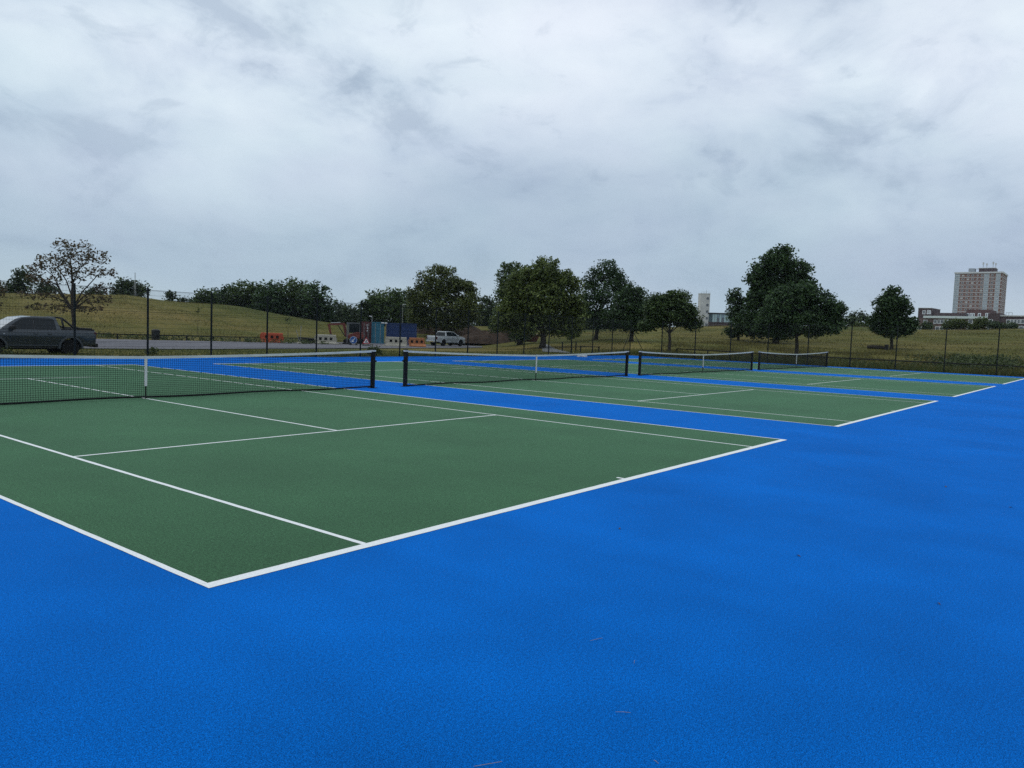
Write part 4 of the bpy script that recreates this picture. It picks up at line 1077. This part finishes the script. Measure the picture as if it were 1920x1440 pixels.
# bollards and small gate by the path
for px, lab in ((1055.5, 'left of three dark bollards right of the path'), (1072.5, 'middle of three dark bollards right of the path'), (1081, 'right of three dark bollards right of the path')):
    p = col(px, 72)
    o = MB().box(-0.06, 0.06, -0.06, 0.06, -0.2, 0.86).build('bollard', M['rail_steel'], None, bevel=0.01, loc=p, rotz=facing(p), label=lab, category='bollard', group='bollards by the path')
    MB().box(-0.065, 0.065, -0.065, 0.065, 0.865, 0.90).build('cap', M['rail_steel'], o)
p = col(1107, 70)
t = thing('low_gate', 'low dark gate rail between two posts near the fence corner', 'gate', p, facing(p))
for x in (-0.82, 0.82): MB().box(x-0.06, x+0.06, -0.06, 0.06, -0.2, 0.52).build('gate_post', M['rail_steel'], t)
MB().tube([(-0.82, 0, 0.48), (0.82, 0, 0.46)], 0.035, 6).build('gate_rail', M['rail_steel'], t)
# bench and bin beside the lone tree
p = col(1644, 92)
t = thing('fallen_log', 'dark log lying in the grass left of the lone egg-shaped tree', 'log', p, facing(p))
MB().tube([(-0.85, 0, 0.16), (-0.3, 0.05, 0.20), (0.3, 0.02, 0.19), (0.85, -0.05, 0.15)], [0.17, 0.20, 0.19, 0.15], 10).build('log_trunk', M['bark'], t)
MB().tube([(0.25, 0.0, 0.22), (0.38, -0.05, 0.48)], [0.06, 0.035], 6).build('branch_stub', M['bark'], t)
p = col(1664, 91)
t = thing('litter_bin', 'small dark litter bin beside the trunk of the lone tree', 'litter bin', p, facing(p))
MB().lathe([(0.17, -0.05), (0.19, 0.1), (0.19, 0.46), (0.21, 0.48)], 14).build('bin_body', M['plastic'], t)
MB().lathe([(0.21, 0.48), (0.21, 0.53), (0.10, 0.58)], 14).build('lid', M['plastic'], t)
# young staked trees and mast on the hill
for px, d, ht, lab in ((371, 88, 4.0, 'thin sapling on the hillside below the wood'), (540, 96, 2.9, 'thin sapling on the hillside above the leaning poles')):
    p = col(px, d); pp = pt(px, hor(px), d)
    base_y = 1
    tree('sapling', lab, px, d, [(px, hor(px)-(p.z-CAM.z+ht*0.75)*F_PX/d, 5, 10)], 'leaf_warm', size=0.12, dens=0.5, per=14, clump=0.4, trunk_px=1.3, branches=14, cat='sapling')
p = col(253, 172); H = pt(253, 511, 172).z-p.z
t = thing('mast', 'thin lattice mast rising from the hilltop trees', 'mast', p, 0)
lm = MB()
for k in range(3):
    a = k*2*math.pi/3; lm.tube([(0.28*math.cos(a), 0.28*math.sin(a), -0.3), (0.10*math.cos(a), 0.10*math.sin(a), H*0.72)], 0.045, 4)
for i in range(12):
    z0, z1 = H*0.06*i, H*0.06*(i+1); r0 = 0.28-0.18*z0/(H*.72); r1 = 0.28-0.18*z1/(H*.72)
    for k in range(3):
        a, b_ = k*2*math.pi/3, (k+1)*2*math.pi/3
        lm.tube([(r0*math.cos(a), r0*math.sin(a), z0), (r1*math.cos(b_), r1*math.sin(b_), z1)], 0.025, 4)
lm.build('lattice', M['pole'], t)
MB().tube([(0, 0, H*0.70), (0, 0, H)], 0.06, 6).build('antenna', M['pole'], t)

# ------------------------------------------------------------------ buildings
M['brick'] = simple('red-brown brick', (0.120, 0.080, 0.072), 0.85, var=0.2, scale=0.8)
M['brick_red'] = simple('dark red brick', (0.100, 0.052, 0.050), 0.85, var=0.2, scale=0.8)
M['brick_dark'] = simple('dark brick', (0.070, 0.048, 0.050), 0.85, var=0.2, scale=0.8)
M['concrete'] = simple('pale concrete', (0.52, 0.52, 0.50), 0.85, var=0.12, scale=0.5)
M['band'] = simple('white band', (0.58, 0.60, 0.61), 0.7, var=0.06)
M['white_frame'] = simple('white window frame', (0.68, 0.70, 0.71), 0.5, var=0.04)
M['pane'] = glass_mat('window pane', (0.055, 0.065, 0.075))
M['pane_blue'] = glass_mat('blue glazed panel', (0.14, 0.22, 0.28))
M['curtain'] = simple('pale blind', (0.45, 0.46, 0.45), 0.7)
def window_mesh(w, h, f=0.12, dep=0.10):
    b = MB()
    b.box(-w/2, w/2, -dep, 0.02, -h/2, -h/2+f).box(-w/2, w/2, -dep, 0.02, h/2-f, h/2)
    b.box(-w/2, -w/2+f, -dep, 0.02, -h/2+f, h/2-f).box(w/2-f, w/2, -dep, 0.02, -h/2+f, h/2-f)
    m = b.mesh('window'); m.materials.append(M['white_frame']); return m
def pane_mesh(w, h, f=0.12, mat='pane'):
    m = MB().box(-w/2+f, w/2-f, -0.03, 0.01, -h/2+f, h/2-f).mesh('pane'); m.materials.append(M[mat]); return m
def put_window(parent, wm, pm, x, y, z, rz=0):
    w = obj('window', wm, parent=parent, loc=(x, y, z), rotz=rz); obj('pane', pm, parent=w); return w

def tower_block():
    D = 520.0; k = D/F_PX
    a = pt(1791, 513, D); b = pt(1879.5, 513, D-3)
    ztop = a.z; W = (b-a).length; dep = 24.0
    base = col(1791, D); zb = base.z
    rz = math.atan2(b.y-a.y, b.x-a.x)
    t = thing('tower_block', 'tall brick tower block with white floor bands, glazed strips and roof aerials', 'building', (a.x, a.y, 0), rz)
    fl = pt(1835, 540, D).z-pt(1835, 547.15, D).z; nfl = int((ztop-zb)/fl)
    MB().box(0, W, 0, dep, zb-2, ztop-0.1).build('wall', simple('pinkish brick', (0.220, 0.128, 0.108), 0.85, var=0.15, scale=0.5), t)
    MB().box(-0.4, W+0.4, -0.4, dep+0.4, ztop-0.1, ztop+0.8).build('parapet', M['band'], t)
    wm, pm, pm2 = window_mesh(1.2, 0.95, 0.10), pane_mesh(1.2, 0.95, 0.10), pane_mesh(1.2, 0.95, 0.10, 'curtain')
    wn, pn = window_mesh(0.7, 0.9, 0.12), pane_mesh(0.7, 0.9, 0.12)
    for m_ in (wm, pm, pm2, wn, pn): pass
    for f in range(nfl):
        z1 = ztop-0.1-f*fl
        if z1-fl < zb+6: break
        if f > 0: MB().box(-0.12, W+0.12, -0.14, dep+0.12, z1-0.17, z1+0.11).build('floor_band', M['band'], t)
        zc = z1-fl/2
        for i, fx in enumerate((.175, .285, .385, .487, .585, .80)):
            if i == 3: put_window(t, wn, pn, fx*W, -0.01, zc)
            else: put_window(t, wm, pm2 if (f*7+i*5) % 6 == 0 else pm, fx*W, -0.01, zc)
        for (g0, g1) in ((0.0, 0.105), (0.632, 0.73), (0.875, 0.965)):
            gl = MB().box(g0*W, g1*W, -0.10, -0.02, z1-fl+0.16, z1-0.24).build('glazed_panel', M['pane_blue'], t)
            n = 4; mu = MB()
            for j in range(n+1):
                x = g0*W+(g1-g0)*W*j/n; mu.box(x-0.09, x+0.09, -0.16, -0.101, z1-fl+0.16, z1-0.24)
            mu.box(g0*W+0.1, g1*W-0.1, -0.15, -0.102, zc-0.10, zc+0.06).build('mullion', M['white_frame'], gl)
        for j in range(5): put_window(t, wm, pm, W+0.01, dep*(0.12+0.19*j), zc, math.pi/2)
    Q = W/31.6
    MB().box(15.2*Q, 26.2*Q, 4, 14, ztop+0.8, ztop+3.1).build('plant_room', M['brick_dark'], t)
    MB().box(14.9*Q, 26.5*Q, 3.7, 14.3, ztop+3.1, ztop+3.4).build('plant_room_roof', M['concrete'], t)
    MB().box(8.2*Q, 12.4*Q, 4, 9, ztop+0.8, ztop+3.2).build('tank_room', simple('grey cladding panel', (0.28, 0.31, 0.33), 0.6), t)
    MB().tube([(12.4*Q, 6, ztop+3.0), (15.2*Q, 6, ztop+3.0)], 0.15, 6).build('walkway_rail', M['pole'], t)
    for x, h_ in ((17.6, 3.6), (20.0, 2.9), (24.2, 3.8), (26.0, 3.0)):
        x *= Q
        ae = MB().tube([(x, 6, ztop+3.2), (x, 6, ztop+3.2+h_)], 0.12, 5).build('aerial', M['pole'], t)
        MB().box(x-0.35, x+0.35, 5.7, 6.3, ztop+3.2+h_*0.62, ztop+3.2+h_*0.95).build('antenna_panel', M['concrete'], ae)
tower_block()

def low_building():
    D = 300.0
    a = pt(1716, 622, D); b = pt(1935, 624, D-6)
    rz = math.atan2(b.y-a.y, b.x-a.x); k = D/F_PX
    t = thing('brick_building', 'long low brick building with white fascia in front of the tower block', 'building', (a.x, a.y, 0), rz)
    def X(px): return (px-1716)*math.hypot(b.x-a.x, b.y-a.y)/219.0
    def Z(px, py): return pt(px, py, D).z
    zg = Z(1716, 630)
    wm, pm = window_mesh(1.3, 1.35, 0.14), pane_mesh(1.3, 1.35, 0.14)
    ws, ps = window_mesh(0.9, 1.35, 0.18), pane_mesh(0.9, 1.35, 0.18)
    MB().box(X(1722), X(1856), 0, 12, zg-3, Z(1790, 597.5)).build('wall', M['brick'], t)
    MB().box(X(1731), X(1855), -0.6, 12.3, Z(1790, 597.5), Z(1790, 593.3)).build('fascia', simple('pale green fascia', (0.56, 0.64, 0.62), 0.6, var=0.05), t)
    MB().box(X(1744), X(1810), 3, 13, Z(1790, 593.3), Z(1780, 586.5)).build('upper_wall', M['brick_dark'], t)
    MB().box(X(1716), X(1743.5), 2, 14, zg, Z(1730, 577.5)).build('stair_block', M['brick_dark'], t)
    MB().box(X(1715.5), X(1744), 1.8, 14.2, Z(1730, 577.5), Z(1730, 576.6)).build('coping', M['concrete'], t)
    MB().box(X(1808.5), X(1854), 4, 15, Z(1790, 593.3), Z(1830, 580.5)).build('red_block', M['brick_red'], t)
    MB().box(X(1855.5), X(1877), -1.0, 9, zg, Z(1866, 588.5)).build('dark_block', M['brick_dark'], t)
    MB().box(X(1877.2), X(1935), -0.5, 11, zg-3, Z(1900, 593.5)).build('right_wing', M['brick_dark'], t)
    MB().box(X(1877.2), X(1935), -0.8, 11.3, Z(1900, 594.5), Z(1900, 592.5)).build('roof_edge', M['concrete'], t)
    for px in (1735, 1756, 1761, 1769, 1775, 1783, 1823, 1861):
        put_window(t, wm, pm, X(px), -0.02 if px < 1856 else -1.02, Z(px, 603.5))
    for px in (1724, 1760, 1769, 1790, 1821, 1858, 1900, 1916):
        put_window(t, wm, pm, X(px), -0.02 if px < 1856 else (-1.02 if px < 1877 else -0.52), Z(px, 616))
    for px in (1812, 1819, 1822, 1834, 1848, 1851): put_window(t, ws, ps, X(px), 3.98, Z(px, 590.8))
    for px in (1737, 1739, 1728): put_window(t, ws, ps, X(px), 1.98, Z(px, 585))
    for px in (1893, 1899, 1905, 1911, 1917): put_window(t, wm, pm, X(px), -0.52, Z(px, 604))
    rl = MB()
    for px in (1884, 1889, 1895): rl.tube([(X(px), 3, Z(px, 593)), (X(px), 3, Z(px, 586.5))], 0.06, 4)
    rl.tube([(X(1884), 3, Z(1884, 586.5)), (X(1895), 3, Z(1895, 586.5))], 0.06, 4)
    rl.build('roof_rail', M['pole'], t)
low_building()

def white_tower():
    D = 360.0; k = D/F_PX
    a = pt(1314, 560, D); ztop = pt(1320, 551, D).z; zg = col(1314, D).z
    b = pt(1330.2, 560, D)
    rz = math.atan2(b.y-a.y, b.x-a.x)
    t = thing('white_tower', 'narrow white concrete tower with one column of dark windows', 'tower', (a.x, a.y, 0), rz)
    W = 16.3*k
    MB().prism([(0, 0), (W, 0), (W, 4.2), (-1.15, 4.2), (-1.15, 1.6)], 'z', zg-2, ztop).build('shaft', M['concrete'], t)
    MB().prism([(-0.05, -0.1), (W+0.1, -0.1), (W+0.1, 4.3), (-1.25, 4.3), (-1.25, 1.6)], 'z', ztop, ztop+0.25).build('coping', M['concrete'], t)
    m = MB().box(-0.5, 0.5, -0.03, 0.05, -0.55, 0.55).mesh('window'); m.materials.append(M['pane'])
    fm = MB().box(-0.58, 0.58, -0.06, 0.0, -0.66, -0.56).mesh('sill'); fm.materials.append(M['band'])
    for i in range(5):
        w = obj('window', m, parent=t, loc=(12.3*k, 0, ztop-2.0-i*2.95)); obj('sill', fm, parent=w)
    for i in range(1, 5): MB().box(0.02, W-0.02, -0.03, 0.0, ztop-0.2-i*2.95-0.04, ztop-0.2-i*2.95+0.04).build('joint_band', M['band'], t)
    rl = MB()
    for i in range(6):
        x = 0.2+i*(W-0.4)/5; rl.tube([(x, 0.3, ztop+0.2), (x, 0.3, ztop+0.95)], 0.035, 4)
    rl.tube([(0.2, 0.3, ztop+0.95), (W-0.2, 0.3, ztop+0.95)], 0.035, 4); rl.build('roof_rail', M['pole'], t)
    MB().tube([(W*0.56, 1.5, ztop+0.2), (W*0.56, 1.5, ztop+1.9)], 0.06, 5).build('aerial', M['pole'], t)
white_tower()

def glazed_hall():
    D = 340.0; k = D/F_PX
    a = pt(1328.5, 595, D); b = pt(1372, 597, D)
    rz = math.atan2(b.y-a.y, b.x-a.x)
    t = thing('glazed_hall', 'low building with pale teal glazed panels right of the white tower', 'building', (a.x, a.y, 0), rz)
    W = 44*k; z1 = pt(1345, 588.5, D).z; z0 = pt(1345, 604, D).z; zg = col(1345, D).z
    MB().box(0, W, 0, 8, zg-2, z0).build('plinth', M['brick_dark'], t)
    MB().box(0, W, 0, 8, z0, z1).build('wall', simple('dark teal wall', (0.05, 0.085, 0.10), 0.6), t)
    MB().box(-0.3, W+0.3, -0.4, 8.3, z1, z1+0.45).build('roof', M['plastic'], t)
    pl = simple('pale teal panel', (0.34, 0.45, 0.47), 0.45, var=0.06)
    n = 9
    for i in range(n):
        x0 = 1.6+i*(W-1.8)/n
        if i in (2, 4): 
            for zz in (0, 1):
                q = MB().box(x0+0.05, x0+(W-1.8)/n-0.05, -0.06, -0.01, z0+0.1+zz*(z1-z0)/2, z0+(zz+1)*(z1-z0)/2-0.08).build('pane', M['pane_blue'] if zz else M['pane'], t)
        else: MB().box(x0+0.05, x0+(W-1.8)/n-0.05, -0.08, -0.01, z0+0.05, z1-0.12).build('wall_panel', pl, t)
glazed_hall()

# ------------------------------------------------------------------ litter on the courts
TW = [(1162, 992, 0.06, 0.3), (1497, 1043, 0.06, 1.0), (1168, 1337, 0.07, 2.2), (1118, 1200, 0.09, 2.8), (915, 1434, 0.12, 2.6), (1190, 1242, 0.04, 0.4), (1230, 1430, 0.03, 1.2), (1773, 913, 0.09, 0.2), (1895, 952, 0.06, 2.5), (1760, 1133, 0.05, 0.6)]
M['twig'] = simple('dry twig', (0.30, 0.25, 0.16), 0.9, var=0.3, scale=30)
M['litter_leaf'] = simple('dead leaf', (0.07, 0.05, 0.035), 0.9, var=0.3, scale=30)
TL = ['dark leaf on the blue, right of the near baseline, middle of the picture', 'dark leaf on the blue between the middle leaf and the right edge', 'small upright twig near the bottom of the blue surface, right of centre', 'thin twig on the blue surface below the middle leaf', 'longest twig, cut by the bottom edge of the picture', 'tiny twig speck just right of the thin twig on blue', 'tiny pale speck of twig at the bottom right of centre', 'thin dark leaf farthest up the blue surface at the right', 'dark leaf closest to the right edge of the picture', 'lowest dark leaf at the right of the blue surface']
for i, (px, py, ln, a) in enumerate(TW):
    v = _d+_r*((px-960)/F_PX)-_u*((py-720)/F_PX); q = CAM+v*((0.0-CAM.z)/v.z)
    if i in (2, 3, 4, 5, 6):
        MB().tube([(-ln/2, 0, 0.004), (0, ln*0.06, 0.008), (ln/2, 0, 0.004)], [0.0008, 0.0012, 0.0006], 5).build('twig', M['twig'], None, loc=q, rotz=a, label=TL[i], category='twig', group='fallen twigs on the blue surface')
    else:
        MB().add([(-ln/2, 0, 0.004), (0, -ln*0.14, 0.010), (ln/2, 0, 0.006), (0, ln*0.14, 0.012)], [(0, 1, 2, 3)]).build('fallen_leaf', M['litter_leaf'], None, loc=q, rotz=a, label=TL[i], category='leaf', group='fallen leaves on the blue surface')

# ------------------------------------------------------------------ damp air
hz = MB().box(-60, 700, -320, 620, -2.5, 62).build('haze', None, None, kind='stuff', label='thin damp haze over the park')
hm = bpy.data.materials.new('damp air'); hm.use_nodes = True
hm.node_tree.nodes.clear()
ho = hm.node_tree.nodes.new('ShaderNodeOutputMaterial'); hv = hm.node_tree.nodes.new('ShaderNodeVolumePrincipled')
hv.inputs['Color'].default_value = (0.80, 0.88, 0.97, 1); hv.inputs['Density'].default_value = 0.00009
hm.node_tree.links.new(hv.outputs[0], ho.inputs['Volume'])
hz.data.materials.append(hm)
